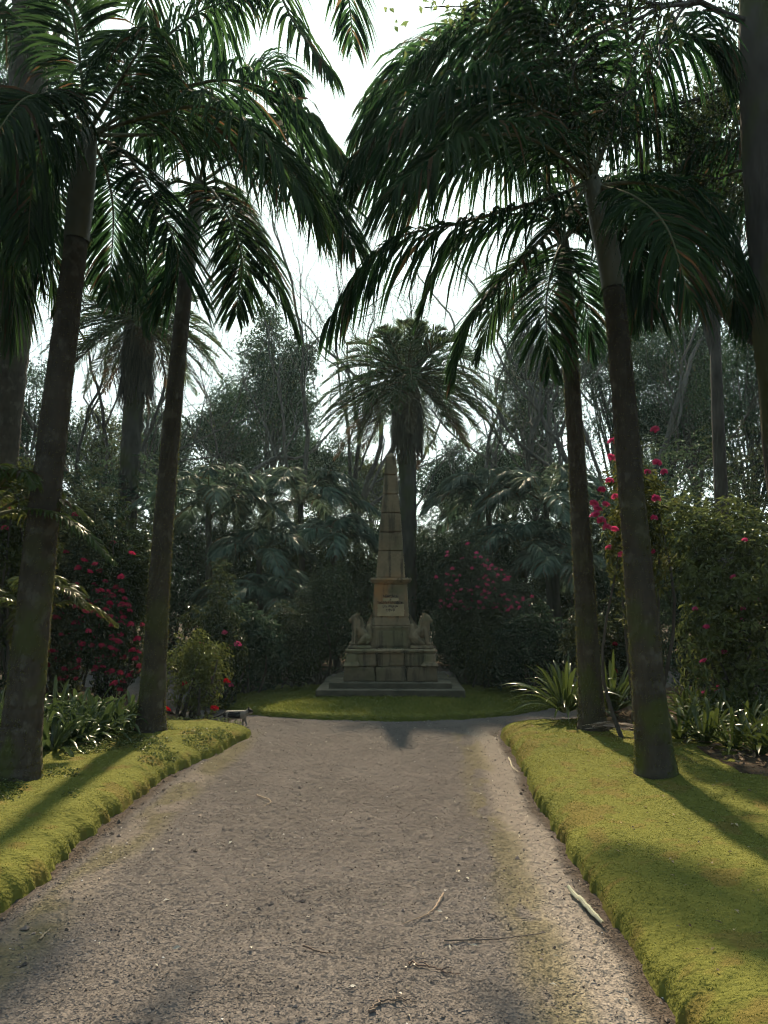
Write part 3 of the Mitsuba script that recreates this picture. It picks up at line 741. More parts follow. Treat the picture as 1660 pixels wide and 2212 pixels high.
king_palm('thin king palm second from the front on the right bank', (1282, 1580), [((1253, 1100), 0.3), ((1232, 760), 0.8)], (1216, 515), 0.0, 0.122, 0.076, [
    [(1218, 520), (1170, 465, -.2), (1060, 475, -.4), (960, 560, -.5), (900, 690, -.5), SIDE],
    [(1218, 522), (1200, 560, -.5), (1180, 660, -.9), (1190, 800, -1.), SIDE],
    [(1218, 518), (1260, 495, -.1), (1330, 560, -.2), (1375, 700, -.2), SIDE],
    [(1218, 515), (1230, 380, .2), (1260, 250, .4), (1330, 150, .6), UP],
    [(1218, 515), (1170, 380, .2), (1080, 280, .4), (960, 260, .5), dict(HANG, droop=0.8)],
    [(1218, 517), (1300, 420, .3), (1400, 410, .5), (1500, 520, .6), HANG],
    [(1220, 515), (1290, 465, -.5), (1370, 520, -1.0), (1410, 660, -1.2), HANG],
    [(1220, 515), (1310, 400, .2), (1420, 360, .4), (1520, 430, .6), HANG],
    [(1220, 515), (1280, 420, -.4), (1360, 400, -.9), (1440, 480, -1.3), HANG],
    [(1215, 522), (1150, 560, .3), (1080, 640, .6), (1030, 770, .7), SIDE],
    [(1220, 520), (1240, 560, .7), (1260, 640, 1.1), (1290, 760, 1.2), SIDE],
], 104, 1.0, 0.17, 12000)

# ------------------------------------------------------------------ broadleaf trees
def grow(rng, start, d, length, rad, depth, tubes, tips, wig=0.25, up=0.12, spread=0.6, minr=0.004, kids=(2, 3)):
    n = 6; p = [np.asarray(start, float)]; d = unit(np.asarray(d, float))
    dirs = [d]
    for i in range(n):
        d = unit(d + rng.normal(0, wig, 3) * 0.6 + np.array([0, 0, up]) * 0.5); dirs.append(d)
        p.append(p[-1] + d * length / n)
    p = np.array(p); r1 = max(rad * 0.62, minr)
    tubes.append(tube(p, np.linspace(rad, r1, n + 1), 8 if rad > 0.05 else (5 if rad > 0.015 else 4)))
    if depth == 0:
        tips.append(p[-1]); tips.append(p[3]); return
    for k in range(rng.integers(kids[0], kids[1] + 1)):
        i = n if k == 0 else rng.integers(3, n + 1)
        nd = unit(dirs[i] + spread * unit(rng.standard_normal(3)) * (0.5 if k == 0 else 1.0))
        grow(rng, p[i], nd, length * rng.uniform(0.58, 0.85), (r1 if k == 0 else r1 * 0.72), depth - 1, tubes, tips, wig, up, spread, minr, kids)


def broadleaf(name, label, start, d, length, rad, depth, seed, per=0, leaf=(0.06, 0.03), blob=0.28, cols=((0.025, 0.04, 0.014), (0.06, 0.08, 0.025)), group=None, cat='tree', mat='mat_leaf', trunk=None, **kw):
    rng = np.random.default_rng(seed)
    key = thing(name, label, cat, group)
    tubes, tips = [], []
    if trunk is not None:
        pts, rr = trunk
        put('trunk', mikit.ply(tube(spline(pts, 40), np.interp(np.linspace(0, 1, 40), np.linspace(0, 1, len(rr)), rr), 24, 0.12, 4, seed), 'mat_bark', smooth=True), key)
    for (s, dd, ll, ra, de) in (start if isinstance(start, list) else [(start, d, length, rad, depth)]):
        grow(rng, s, dd, ll, ra, de, tubes, tips, **kw)
    put('branch' if trunk is not None else 'trunk', mikit.ply(join(tubes), 'mat_branch', smooth=True), key)
    if per:
        tp = np.array(tips)
        m = len(tp) * per
        c = np.repeat(tp, per, 0) + rng.normal(0, blob, (m, 3)) * [1, 1, 0.7]
        dd = unit(rng.standard_normal((m, 3)) + [0, 0, -0.4]); nn = unit(rng.standard_normal((m, 3)) + [0, 0, 0.9])
        v, f = leaves(c, dd, nn, leaf[0] * rng.uniform(0.6, 1.2, m), leaf[1] * rng.uniform(0.7, 1.2, m), rng)
        put('crown', mikit.ply((v, f), mat, color=tint(rng, m, *cols, 4, 0.25)), key, kind='stuff')
    return key


EV = ((0.016, 0.034, 0.016), (0.04, 0.07, 0.03))                   # dark evergreen leaf colours
LT = ((0.05, 0.06, 0.018), (0.10, 0.11, 0.035))                     # paler, yellower


def leafy(label, vx, vy, D, rx, rz, seed, m, cols=EV, L=0.10, W=0.052, lean=0.0, k=8, inner=0.05, nl=46):
    rng = np.random.default_rng(seed)
    key = thing('broadleaf_tree', label, 'tree')
    c = P(vx, vy, D); r = np.array([rx * D * SC, rx * D * SC * 0.8, rz * D * SC])
    p, ax, lc = crown_points(rng, c, r, m, nl, 0.27, inner)
    nn = m * k
    pos = np.repeat(p, k, 0) + rng.normal(0, 0.09 * D / 20, (nn, 3))
    d = unit(rng.standard_normal((nn, 3)) + [0, 0, -0.35]); nm = unit(rng.standard_normal((nn, 3)) + [0, 0, 0.9])
    v, f = leaves(pos, d, nm, L * D / 22 * rng.uniform(0.6, 1.2, nn), W * D / 22 * rng.uniform(0.7, 1.2, nn), rng)
    put('crown', mikit.ply((v, f), 'mat_far', color=tint(rng, nn, *cols, 4, 0.25)), key, kind='stuff')
    base = np.array([c[0] - lean, c[1], -0.1]); fork = np.array([c[0], c[1], c[2] - r[2] * 0.8])
    H = c[2] + r[2]; r0 = 0.010 * H + 0.02
    stem = spline([base, (base + fork) / 2 + rng.normal(0, 0.12, 3) * [1, 1, 0], fork, c + [0, 0, r[2] * 0.5]], 20)
    tubes = [tube(stem, np.linspace(r0, r0 * 0.3, 20), 10)]
    for q in lc:
        i = int(np.clip(9 + rng.integers(0, 9), 0, 18)); a = stem[i]
        mid = (a + q) / 2 + rng.normal(0, 0.15, 3)
        tubes.append(tube(spline([a, mid, q], 8), np.linspace(r0 * 0.34, 0.008, 8), 5))
        for _ in range(1):
            tubes.append(tube(spline([mid, (mid + q) / 2 + rng.normal(0, 0.2, 3), q + rng.normal(0, 0.35, 3)], 6), np.linspace(r0 * 0.2, 0.005, 6), 4))
    put('trunk', mikit.ply(join(tubes), 'mat_branch', smooth=True), key)
    return key


for i, t in enumerate([
        ('dense small leaved tree with tall rounded crown left of the date palm', 590, 850, 30, 112, 225, 2700), ('dark leafy tree just right of the second left trunk', 480, 960, 32, 100, 160, 1700),
        ('fine leaved tree between the date palm and the second right trunk', 1150, 860, 30, 105, 215, 1500), ('spreading fine leaved tree behind the two right trunks', 1330, 820, 27, 150, 240, 1700),
        ('large dark tree with sparkling gaps right of the nearest right trunk', 1490, 800, 24, 160, 230, 1900), ('dense dark tree low at the right edge', 1620, 900, 20, 140, 220, 2200),
        ('dark leafy tree behind the pink trusses on the right', 1440, 960, 25, 130, 140, 1400), ('low leafy tree behind the left date palm', 340, 980, 32, 110, 120, 1300),
        ('leafy tree behind the trunks at the left edge', 60, 930, 24, 120, 160, 1400), ('low leafy tree behind the arching fronds left of the obelisk', 700, 1020, 33, 100, 90, 1300),
        ('low leafy tree between obelisk and right feather palm', 985, 1040, 32, 95, 85, 1200), ('thin leafed tree beside the left date palm trunk', 220, 980, 28, 90, 110, 700),
        ('yellow green backlit tree high behind the right edge trunk', 1530, 330, 12, 110, 270, 1100), ('dark tree high behind the trunk at the top left', 30, 260, 13, 120, 300, 1300),
        ('pale leafy tree right behind the obelisk top', 800, 1040, 36, 85, 70, 900), ('leafy tree low behind the right feather palms', 1110, 1020, 33, 115, 90, 1300)]):
    leafy(*t[:6], 201 + i, int(t[6] * 1.3), LT if 'pale' in t[0] or 'thin' in t[0] or 'yellow' in t[0] else EV)
# bare crooked trees against the sky
def bare(label, vx, D, H, seed, lean=0.0, depth=5, **kw):
    b = P(vx, 1300, D); b[2] = -0.1
    return broadleaf('bare_tree', label, b, (lean, 0, 1), H * 0.42, H * 0.014, depth, seed, 6, (0.05, 0.03), 0.3, LT, spread=0.6, up=0.2, wig=0.3, **kw)


for i, (vx, D, H, ln_, lab) in enumerate([
        (215, 17, 9.5, -0.12, 'bare crooked tree between the two left palm trunks'), (120, 19, 10, 0.1, 'bare tree seen just right of the left edge'),
        (240, 22, 9, 0.05, 'thin bare tree beside the left date palm trunk'), (745, 26, 11, 0.05, 'thin bare trunk left of the obelisk top'),
        (780, 24, 10, -0.1, 'twin stemmed bare tree just left of the obelisk'), (965, 22, 10.5, 0.12, 'leaning bare tree right of the date palm trunk'),
        (1010, 25, 11, 0.16, 'forked bare tree right of the obelisk'), (1090, 28, 12, 0.1, 'slender bare tree left of the second right palm'),
        (690, 28, 12, 0.0, 'distant bare tree behind the round crowned tree'), (545, 24, 11, 0.06, 'slim bare tree in front of the dense rounded crown'), (640, 26, 11.5, -0.05, 'slim bare tree at the right side of the rounded crown'), (1180, 26, 12, 0.05, 'slim bare tree just left of the thin right palm'), (1340, 23, 11.5, 0.05, 'slim bare tree between the two right palms'), (1420, 20, 11, -0.1, 'bare tree behind the right pink rhododendron')]):
    bare(lab, vx, D, H, 230 + i, ln_)

# the garden goes on: tall trees at both sides and behind the viewpoint shade the avenue
for i, (x, y, lab) in enumerate([(-8.5, 4.0, 'large tree shading the left side outside the frame'), (8.5, 3.5, 'large tree shading the right side outside the frame'), (-8, -3.5, 'large tree behind the viewpoint on the left'),
                                 (8, -4, 'large tree behind the viewpoint on the right'), (-11, 11, 'large tree outside the frame beyond the left shrubs'), (11, 11, 'large tree outside the frame beyond the right shrubs')]):
    rng = np.random.default_rng(280 + i); key = thing('broadleaf_tree', lab, 'tree')
    c = np.array([x, y, 5.6]); p, ax, lc = crown_points(rng, c, np.array([4.2, 3.6, 4.6]), 900, 40, 0.35, 0.3)
    v, f = rosettes(p, unit(ax + [0, 0, 0.4]), rng, 8, 0.32, 0.15, 0.1)
    put('crown', mikit.ply((v, f), 'mat_leaf', color=tint(rng, 7200, *EV, 4, 0.25)), key, kind='stuff')
    put('trunk', mikit.ply(join([tube(spline([[x, y, -0.1], [x + 0.2, y, 2.5], [x, y, 7]], 16), np.linspace(0.3, 0.12, 16), 12, 0.1, 4, i)] + [tube(spline([[x + 0.1, y, 3.5], (q + [x, y, 4.5]) / 2, q], 8), np.linspace(0.09, 0.02, 8), 6) for q in lc[:14]]), 'mat_bark', smooth=True), key)

# ------------------------------------------------------------------ date palms behind
def date_palm(label, vx, D, crown_vy, r, seed, nf=70, fl=2.6, lean=0.0, up=-0.75, sc=1.0):
    rng = np.random.default_rng(seed)
    key = thing('date_palm', label, 'palm')
    t = P(vx, crown_vy, D); b = np.array([t[0] - lean, t[1], -0.1])
    pts = spline([b, (b + t) / 2 + [0.1 * lean, 0, 0], t], 70)
    rad = r * (1 + 0.12 * np.abs(np.sin(pts[:, 2] * 8))) * np.interp(np.linspace(0, 1, 70), [0, 0.05, 0.85, 1], [1.25, 1, 1.0, 1.35])
    put('trunk', mikit.ply(tube(pts, rad, 26, 0.18, 5, seed), 'mat_bark', smooth=True), key)
    for k in range(nf):
        el = np.interp(k / nf, [0, 0.55, 1], [1.35, 0.25, up]) + rng.normal(0, 0.08)
        az = k * 2.399963 + rng.normal(0, 0.1)
        h = np.array([math.cos(az), math.sin(az), 0])
        L = fl * rng.uniform(0.85, 1.1)
        s = np.linspace(0, 1, 5)[:, None]
        pts = t + (h * math.cos(el) + np.array([0, 0, math.sin(el)])) * L * s * (1 - 0.12 * s) - np.array([0, 0, 1]) * L * (0.38 if el > 0.5 else 0.5 if el > -0.2 else 0.22) * s ** 2.0 + h * r * 0.8
        dead = el < -0.55
        add_frond(key, pts, rng, rach=(0.06, 0.055, 0.022), n=58, length=0.5 * sc, width=0.036 * sc, droop=0.16, a0=55, a1=30, dihed=0.35, k=3, rad=0.028,
                  cols=((0.05, 0.04, 0.022), (0.09, 0.07, 0.038)) if dead else ((0.02, 0.04, 0.014), (0.048, 0.078, 0.026)))
    # hanging skirt of dead fronds and ivy on the trunk
    n = 900
    an, zz = rng.uniform(0, 6.28, n), rng.random(n) ** 0.7
    p0 = t + np.stack([np.cos(an) * r * 1.25, np.sin(an) * r * 1.25, -0.1 - zz * 1.2], 1)
    tau = np.linspace(0, 1, 4)
    L = rng.uniform(0.5, 1.3, n) * sc
    C = p0[:, None] + (np.stack([np.cos(an), np.sin(an), 0 * an], 1) * 0.12)[:, None] * tau[None, :, None] * 1.5 - (L[:, None] * tau[None])[..., None] * [0, 0, 1]
    Wv = np.broadcast_to(unit(np.stack([-np.sin(an), np.cos(an), 0 * an], 1))[:, None], C.shape)
    v, f, per = ribbons(C, Wv, 0.02 * np.interp(tau, [0, 0.5, 1], [1, 0.8, 0.1])[None] * np.ones((n, 1)))
    put('dead_skirt', mikit.ply((v, f), 'mat_leaf', color=tint(rng, n, (0.05, 0.04, 0.025), (0.10, 0.08, 0.05), per)), key, kind='stuff')
    return key


date_palm('tall date palm with drooping crown directly behind the obelisk', 880, 18.5, 815, 0.2, 301, 92, 2.45, sc=0.86)
date_palm('stout date palm behind the two left king palms', 300, 16.5, 690, 0.2, 302, 70, 2.0, lean=0.25, sc=0.75)

# ------------------------------------------------------------------ low feather palms in the understorey
def feather_palm(label, vx, vy, D, seed, nf=10, fl=1.5, length=0.42, h0=0.9, cols=((0.05, 0.09, 0.06), (0.095, 0.15, 0.10)), az0=0.0, azr=6.28, lift=(1.25, 0.35)):
    rng = np.random.default_rng(seed); nf = int(nf * 1.4); fl *= 1.25; length *= 1.15
    key = thing('feather_palm', label, 'palm')
    t = P(vx, vy, D); b = np.array([t[0] + 0.1, t[1] + 0.1, -0.1])
    pts = spline([b, (b + t) / 2, t], 20)
    put('trunk', mikit.ply(tube(pts, np.linspace(0.09, 0.06, 20) * (1 + 0.06 * np.sin(np.arange(20) * 2.0)), 12, 0.08, 6, seed), 'mat_bark', smooth=True), key)
    for k in range(nf):
        el = np.interp((k + 0.5) / nf, [0, 1], lift); az = az0 + (k * 2.4 + rng.normal(0, 0.2)) % azr
        h = np.array([math.cos(az), math.sin(az), 0]); L = fl * rng.uniform(0.85, 1.15)
        s = np.linspace(0, 1, 6)[:, None]
        pts = t + (h * math.cos(el) + [0, 0, math.sin(el)]) * L * s - np.array([0, 0, 1]) * L * 0.62 * s ** 2.3
        add_frond(key, pts, rng, mat='mat_gloss', n=46, length=length * D / 13.5 * rng.uniform(0.9, 1.1), width=0.036 * max(D, 9) / 13.5, droop=0.5, a0=60, a1=30, dihed=0.3, cols=cols, rad=0.014, start=0.22)
    return key


feather_palm('low feather palm with broad arching fronds left of the obelisk', 650, 1090, 17.0, 401, 11, 1.6)
feather_palm('feather palm with pale drooping fronds right of the second left trunk', 450, 1090, 15.5, 402, 11, 1.5)
feather_palm('lower feather palm catching light under the left fronds', 560, 1210, 15.3, 403, 9, 1.3)
feather_palm('feather palm with bright upright frond right of the obelisk', 1055, 1085, 17.0, 404, 11, 1.55)
feather_palm('large feather palm left of the second right trunk', 1180, 1090, 15.8, 405, 12, 1.6)
feather_palm('dim feather palm low behind the second right trunk', 1200, 1240, 14.6, 406, 9, 1.15)
feather_palm('very dark feather palm low left of the monument', 620, 1370, 14.6, 407, 9, 1.05, cols=((0.015, 0.025, 0.015), (0.03, 0.045, 0.025)))
feather_palm('low dark feather palm in front of the shrubs left of the monument', 590, 1300, 14.2, 410, 8, 1.0)
feather_palm('dim feather palm between the camellia and the monument', 520, 1310, 14.4, 411, 8, 1.0)
feather_palm('feather palm close left of the obelisk shaft', 720, 1170, 16.0, 412, 8, 1.1)
feather_palm('feather palm beside the second right trunk at mid height', 1130, 1190, 15.0, 413, 9, 1.15)
feather_palm('small yellow green palm cut by the left edge', -40, 1130, 6.2, 408, 10, 1.0, 0.4, cols=((0.05, 0.08, 0.02), (0.09, 0.12, 0.03)))
feather_palm('low bright palm in front of the left rhododendron', 60, 1330, 7.4, 409, 8, 0.8, 0.35, cols=((0.06, 0.08, 0.02), (0.10, 0.12, 0.03)))

# ------------------------------------------------------------------ evergreen shrubs that close the view
DK = ((0.02, 0.034, 0.019), (0.05, 0.07, 0.034))
bushes = [
    (690, 19.0, 1.26, 4.5, 'tall dark shrub just left of the obelisk'), (785, 19.8, 1.26, 4.5, 'dark shrub directly behind the left of the obelisk'),
    (905, 19.5, 1.26, 4.6, 'small leaved dark shrub directly behind the right of the obelisk'), (990, 18.5, 1.26, 4.3, 'dark shrub behind the pink rhododendron'),
    (1110, 19.0, 1.38, 4.5, 'dark shrub under the right feather palms'), (590, 18.9, 1.38, 4.4, 'dark shrub under the left feather palms'),
    (480, 18.1, 1.38, 4.4, 'dark shrub behind the second left trunk'), (370, 17.7, 1.38, 4.6, 'tall dark shrub between the left trunks'),
    (250, 16.5, 1.49, 4.6, 'tall dark shrub above the crimson rhododendron'), (1230, 17.3, 1.26, 4.1, 'dark shrub behind the second right trunk'),
    (1340, 16.1, 1.38, 4.1, 'dark shrub between the two right trunks'), (1500, 13.0, 1.6, 4.1, 'high dark shrub behind the right rhododendron'),
    (1660, 12.5, 1.6, 4.4, 'dark shrub at the right edge behind the rhododendron'), (110, 12.5, 1.4, 3.6, 'dark shrub at the left edge behind the red flowers'),
    (-30, 11.0, 1.3, 3.4, 'shrub cut by the left edge behind the nearest palm'),
    (545, 12.0, 0.6, 1.35, 'low very dark shrub behind the left end of the lawn'), (632, 12.5, 0.55, 1.5, 'low very dark shrub left of the monument steps'), (1012, 13.6, 0.6, 1.5, 'low dark shrub hidden behind the right end of the steps'), (1062, 12.5, 0.5, 1.3, 'low dark shrub behind the right end of the steps'), (1150, 12.0, 0.7, 1.5, 'low dark shrub behind the right end of the lawn'), (690, 13.5, 0.7, 2.3, 'dark shrub beside the left lion of the monument'), (1075, 14.4, 0.9, 2.0, 'low dark shrub beside the right lion of the monument'),
    (640, 25, 2.4, 5.2, 'far shrub behind the left feather palms'), (830, 25, 2.4, 5.0, 'far shrub behind the obelisk'), (1030, 25, 2.4, 5.2, 'far shrub behind the right feather palms'), (1220, 23, 2.4, 5.4, 'far shrub behind the right hand trunks'),
    (440, 23, 2.4, 5.2, 'far shrub behind the second left trunk'), (200, 18, 2.0, 4.6, 'far shrub behind the left date palm'), (1420, 18, 2.0, 4.8, 'far shrub behind the tall rhododendron'),
]
for i, (vx, D, rw, H, lab) in enumerate(bushes):
    rng = np.random.default_rng(500 + i)
    c = P(vx, 1300, D); c[2] = H * 0.5
    lf = rng.uniform(0.8, 1.9); hue = rng.uniform(-0.15, 0.15); ls = rng.uniform(0.8, 1.35)
    cc = tuple(tuple(np.array(q) * lf * [1 + hue, 1, 1 - hue]) for q in DK)
    shrub('evergreen_shrub', lab, 'shrub', c, (rw, 0.9 if H > 2 else 0.5, H * 0.52), rng, int((2500 if H > 2.5 else 1300) / ls ** 1.3), 6, 0.09 * ls, 0.04 * ls, cc, 22, 0.46, stems=6)

# ------------------------------------------------------------------ rhododendrons and the camellia
def rhodo(label, c, r, seed, m, nfl, fsize, cols, cat='rhododendron', a=(0.6, 0.05, 0.2), b=(0.78, 0.14, 0.34), spots=(), L=0.105, nl=22, size=0.4, shear=0.25, name='rhododendron', zlo=0.3):
    rng = np.random.default_rng(seed)
    key, p, ax = shrub(name, label, cat, c, r, rng, m, 8, L, L * 0.3, cols, nl, size, mat='mat_gloss', stems=7, tilt=0.1, inner=0.6, shear=shear)
    toward = unit(EYE - np.asarray(c))
    sc = ((p - c) / r) @ toward + rng.normal(0, 0.15, len(p))
    ok = np.nonzero((sc > 0.35) & (p[:, 2] > zlo))[0]
    pick = ok[rng.permutation(len(ok))]
    chosen = []
    for i in pick:
        if len(chosen) >= nfl: break
        if all(np.linalg.norm(p[i] - q) > fsize * 2.2 for q in chosen): chosen.append(p[i] + ax[i] * 0.03)
    for q in chosen: add_flower(key, q, fsize * rng.uniform(0.8, 1.15), rng, a, b)
    for (vx, vy, D) in spots: add_flower(key, P(vx, vy, D), fsize * rng.uniform(0.9, 1.2), rng, a, b)
    return key


RA, RB = (0.52, 0.016, 0.09), (0.74, 0.07, 0.21)
rhodo('dark leaved rhododendron full of crimson flowers between the left trunks', P(240, 1300, 11.0) * [1, 1, 0] + [0, 0, 1.4], np.array([0.74, 0.6, 1.4]), 601, 1100, 115, 0.043, ((0.025, 0.04, 0.015), (0.05, 0.07, 0.025)), a=RA, b=RB)
rhodo('tall rhododendron with bright leaves and few red flowers behind nearest left trunk', P(170, 1200, 11.6) * [1, 1, 0] + [0, 0, 1.85], np.array([0.52, 0.6, 1.85]), 602, 900, 34, 0.048, ((0.11, 0.12, 0.045), (0.19, 0.19, 0.08)), a=RA, b=RB)
rhodo('sparse rhododendron with red flowers high at the left edge', P(40, 1200, 9.5) * [1, 1, 0] + [0, 0, 2.3], np.array([0.5, 0.5, 1.5]), 603, 500, 14, 0.045, ((0.04, 0.055, 0.018), (0.08, 0.10, 0.03)), a=RA, b=RB)
rhodo('pink flowering rhododendron to the right of the obelisk', P(1050, 1300, 13.2) * [1, 1, 0] + [0, 0, 1.55], np.array([0.95, 0.8, 1.5]), 604, 1700, 130, 0.031, ((0.04, 0.06, 0.032), (0.09, 0.11, 0.06)), zlo=1.35, shear=0.35)
rhodo('broad rhododendron filling the right edge with few pink flowers', P(1570, 1300, 10.0) * [1, 1, 0] + [0, 0, 1.75], np.array([1.3, 0.7, 1.65]), 605, 1350, 26, 0.038, ((0.08, 0.105, 0.03), (0.16, 0.19, 0.06)), shear=0.6, L=0.125)
rhodo('tall rhododendron beside the right trunks with large pink trusses', P(1375, 1200, 8.1) * [1, 1, 0] + [0, 0, 2.25], np.array([0.42, 0.40, 1.1]), 606, 330, 6, 0.037, ((0.06, 0.075, 0.018), (0.13, 0.135, 0.035)), zlo=1.9,
      spots=[(1322, 955, 7.6), (1325, 990, 7.6), (1318, 1040, 7.6), (1300, 1060, 7.55), (1310, 1090, 7.6), (1292, 1100, 7.6), (1330, 1075, 7.5), (1345, 1060, 7.5), (1285, 1090, 7.7), (1300, 1125, 7.5), (1312, 1140, 7.5), (1420, 1000, 7.7), (1415, 930, 7.7), (1435, 1020, 7.6), (1400, 1020, 7.7), (1418, 1078, 7.6), (1330, 1145, 7.6), (1285, 1112, 7.5)])
rhodo('small rhododendron with a few pink flowers behind the camellia', P(470, 1300, 11.2) * [1, 1, 0] + [0, 0, 1.0], np.array([0.5, 0.5, 1.0]), 607, 520, 8, 0.045, ((0.025, 0.04, 0.016), (0.06, 0.075, 0.03)))
rhodo('bright leaved camellia bush with red blooms right of the second left trunk', P(420, 1400, 9.9) * [1, 1, 0] + [0, 0, 0.62], np.array([0.55, 0.45, 0.58]), 608, 620, 3, 0.04, ((0.075, 0.10, 0.025), (0.16, 0.18, 0.05)), cat='camellia', name='camellia', L=0.065, a=(0.45, 0.004, 0.02), b=(0.6, 0.01, 0.04),
      spots=[(464, 1532, 9.4), (360, 1532, 9.2)])
rhodo('dim shrub with dark red flowers low between the right trunks', P(1310, 1400, 10.6) * [1, 1, 0] + [0, 0, 0.8], np.array([0.6, 0.5, 0.8]), 609, 500, 8, 0.04, ((0.02, 0.03, 0.014), (0.05, 0.06, 0.025)), a=(0.2, 0.004, 0.02), b=(0.3, 0.01, 0.04))

# ------------------------------------------------------------------ strap leaved clumps
ORD = ('first', 'second', 'third', 'fourth', 'fifth', 'sixth')
def strap_plant(label, pos, seed, n=22, L=0.5, W=0.045, cols=((0.045, 0.075, 0.026), (0.09, 0.135, 0.045)), droop=0.75, group=None, el=(1.35, 0.5), name='strap_leaf_plant'):
    rng = np.random.default_rng(seed)
    key = thing(name, label, 'plant', group)
    for i in range(n):
        az = i * 2.4 + rng.normal(0, 0.25); e = np.interp(i / n, [0, 1], el) + rng.normal(0, 0.1)
        h = np.array([math.cos(az), math.sin(az), 0]); ll = L * rng.uniform(0.75, 1.15)
        s = np.linspace(0, 1, 9)
        C = pos + h * 0.03 + ((h * math.cos(e) + [0, 0, math.sin(e)])[None] * s[:, None] - np.array([0, 0, 1]) * (droop * math.cos(e * 0.7) * s ** 2.4)[:, None]) * ll
        D = unit(np.gradient(C, axis=0)); Wv = unit(np.cross(D, [0, 0, 1.0]) + 1e-5)
        tw = rng.normal(0, 0.35); N = np.cross(Wv, D); Wv = Wv * math.cos(tw) + N * math.sin(tw); N = np.cross(Wv, D)
        half = 0.5 * W * rng.uniform(0.85, 1.1) * np.interp(s, [0, 0.3, 0.75, 0.93, 1], [0.7, 1, 0.9, 0.45, 0.03])
        v, f, per = ribbons(C[None], Wv[None], half[None], 0.3, N[None])
        put('leaf', mikit.ply((v, f), 'mat_strap', smooth=True, color=tint(rng, 1, *cols, per, 0.1)), key)
    return key


rng = np.random.default_rng(700)
spots = [(110, 1628, .5), (165, 1612, .5), (215, 1600, .5), (262, 1585, .45), (90, 1610, .55), (140, 1596, .55), (190, 1584, .55), (240, 1572, .5), (285, 1562, .4), (60, 1595, .6), (20, 1610, .6), (-20, 1620, .6), (115, 1578, .6), (165, 1568, .55), (0, 1590, .6)]
for i, (vx, vy, L) in enumerate(spots):
    row = 'front' if vy > 1600 else 'middle' if vy > 1580 else 'back'
    strap_plant(f'glossy strap leaved plant on the left bank, {row} row, {ORD[sorted(q[0] for q in spots if (q[1] > 1600, q[1] > 1580) == (vy > 1600, vy > 1580)).index(vx)]} from the left', G(vx, vy, 0.15), 710 + i, 40, L * 1.3, 0.044, droop=0.62, group='strap leaved plants massed on the left bank')
strap_plant('big fountain of narrow strap leaves just left of second right trunk', G(1222, 1548, 0.2) + [0, 0, 0.05], 740, 80, 0.95, 0.04, ((0.045, 0.07, 0.018), (0.09, 0.125, 0.03)), droop=0.5)
strap_plant('fountain of narrow strap leaves seen between the two right trunks', G(1325, 1545, 0.2) + [0, 0, 0.05], 741, 64, 0.9, 0.04, ((0.045, 0.07, 0.018), (0.09, 0.125, 0.03)), droop=0.5)
k = 0
for row, (y0, y1) in enumerate(((1600, 1640), (1570, 1605), (1550, 1572), (1535, 1550))):
    for j in range(5):
        vx = 1470 + 55 * j + 20 * (row % 2) + rng.normal(0, 8)
        vy = y0 + (y1 - y0) * (vx - 1450) / 210 - 8
        strap_plant(f'low strap leaved plant in the right hand bed, {("front", "second", "third", "back")[row]} row, {ORD[j]} from the left', G(vx, vy, 0.22), 760 + k, 24, 0.5, 0.042, ((0.045, 0.07, 0.018), (0.09, 0.12, 0.03)), 0.5, 'strap leaved plants in the right hand bed'); k += 1

# ------------------------------------------------------------------ near trees at the edges and above
LF = ((0.016, 0.028, 0.010), (0.036, 0.05, 0.016))
tb = G(1790, 1640, 0.2)
trk = [tb - [0, 0, 0.3], P(1705, 900, 6.0), P(1668, 500, 6.0), P(1645, 150, 6.0), P(1640, -250, 6.0)]
limbs = [(P(1640, 50, 6.0), P(1300, 90, 5.6) - P(1640, 50, 6.0), 0.95, 0.03, 3), (P(1640, -60, 6.0), P(1150, 10, 5.2) - P(1640, -60, 6.0), 1.15, 0.03, 4), (P(1650, 150, 6.0), P(1520, 200, 6.8) - P(1650, 150, 6.0), 0.7, 0.025, 4),
         (P(1640, -200, 6.0), P(1100, -120, 6) - P(1640, -200, 6.0), 1.1, 0.035, 4), (P(1650, 250, 6.0), P(1560, 320, 7.5) - P(1650, 250, 6.0), 0.8, 0.025, 4), (P(1650, 350, 6.0), P(1560, 380, 7.5) - P(1650, 350, 6.0), 0.7, 0.02, 4)]
broadleaf('broadleaf_tree', 'mossy trunked tree cut by the right edge with leafy boughs overhead', limbs, None, 0, 0, 0, 801, 18, (0.062, 0.034), 0.15, LF, trunk=(trk, [0.26, 0.2, 0.185, 0.17, 0.15]), wig=0.18, up=0.06, spread=0.55)
lt = [G(1800, 1560, 0.1), P(1700, 850, 8.5), P(1600, 700, 8.5), P(1500, 590, 8.5), P(1440, 480, 8.5)]
broadleaf('broadleaf_tree', 'leaning mossy trunk crossing the right edge diagonally', [(P(1440, 480, 8.5), (-0.5, 0.1, 1), 1.2, 0.06, 4), (P(1500, 590, 8.5), (0.2, 0.3, 1), 1.2, 0.05, 4)], None, 0, 0, 0, 802, 20, (0.085, 0.04), 0.2, LF, trunk=(lt, [0.13, 0.11, 0.105, 0.095, 0.07]), wig=0.25, up=0.1)
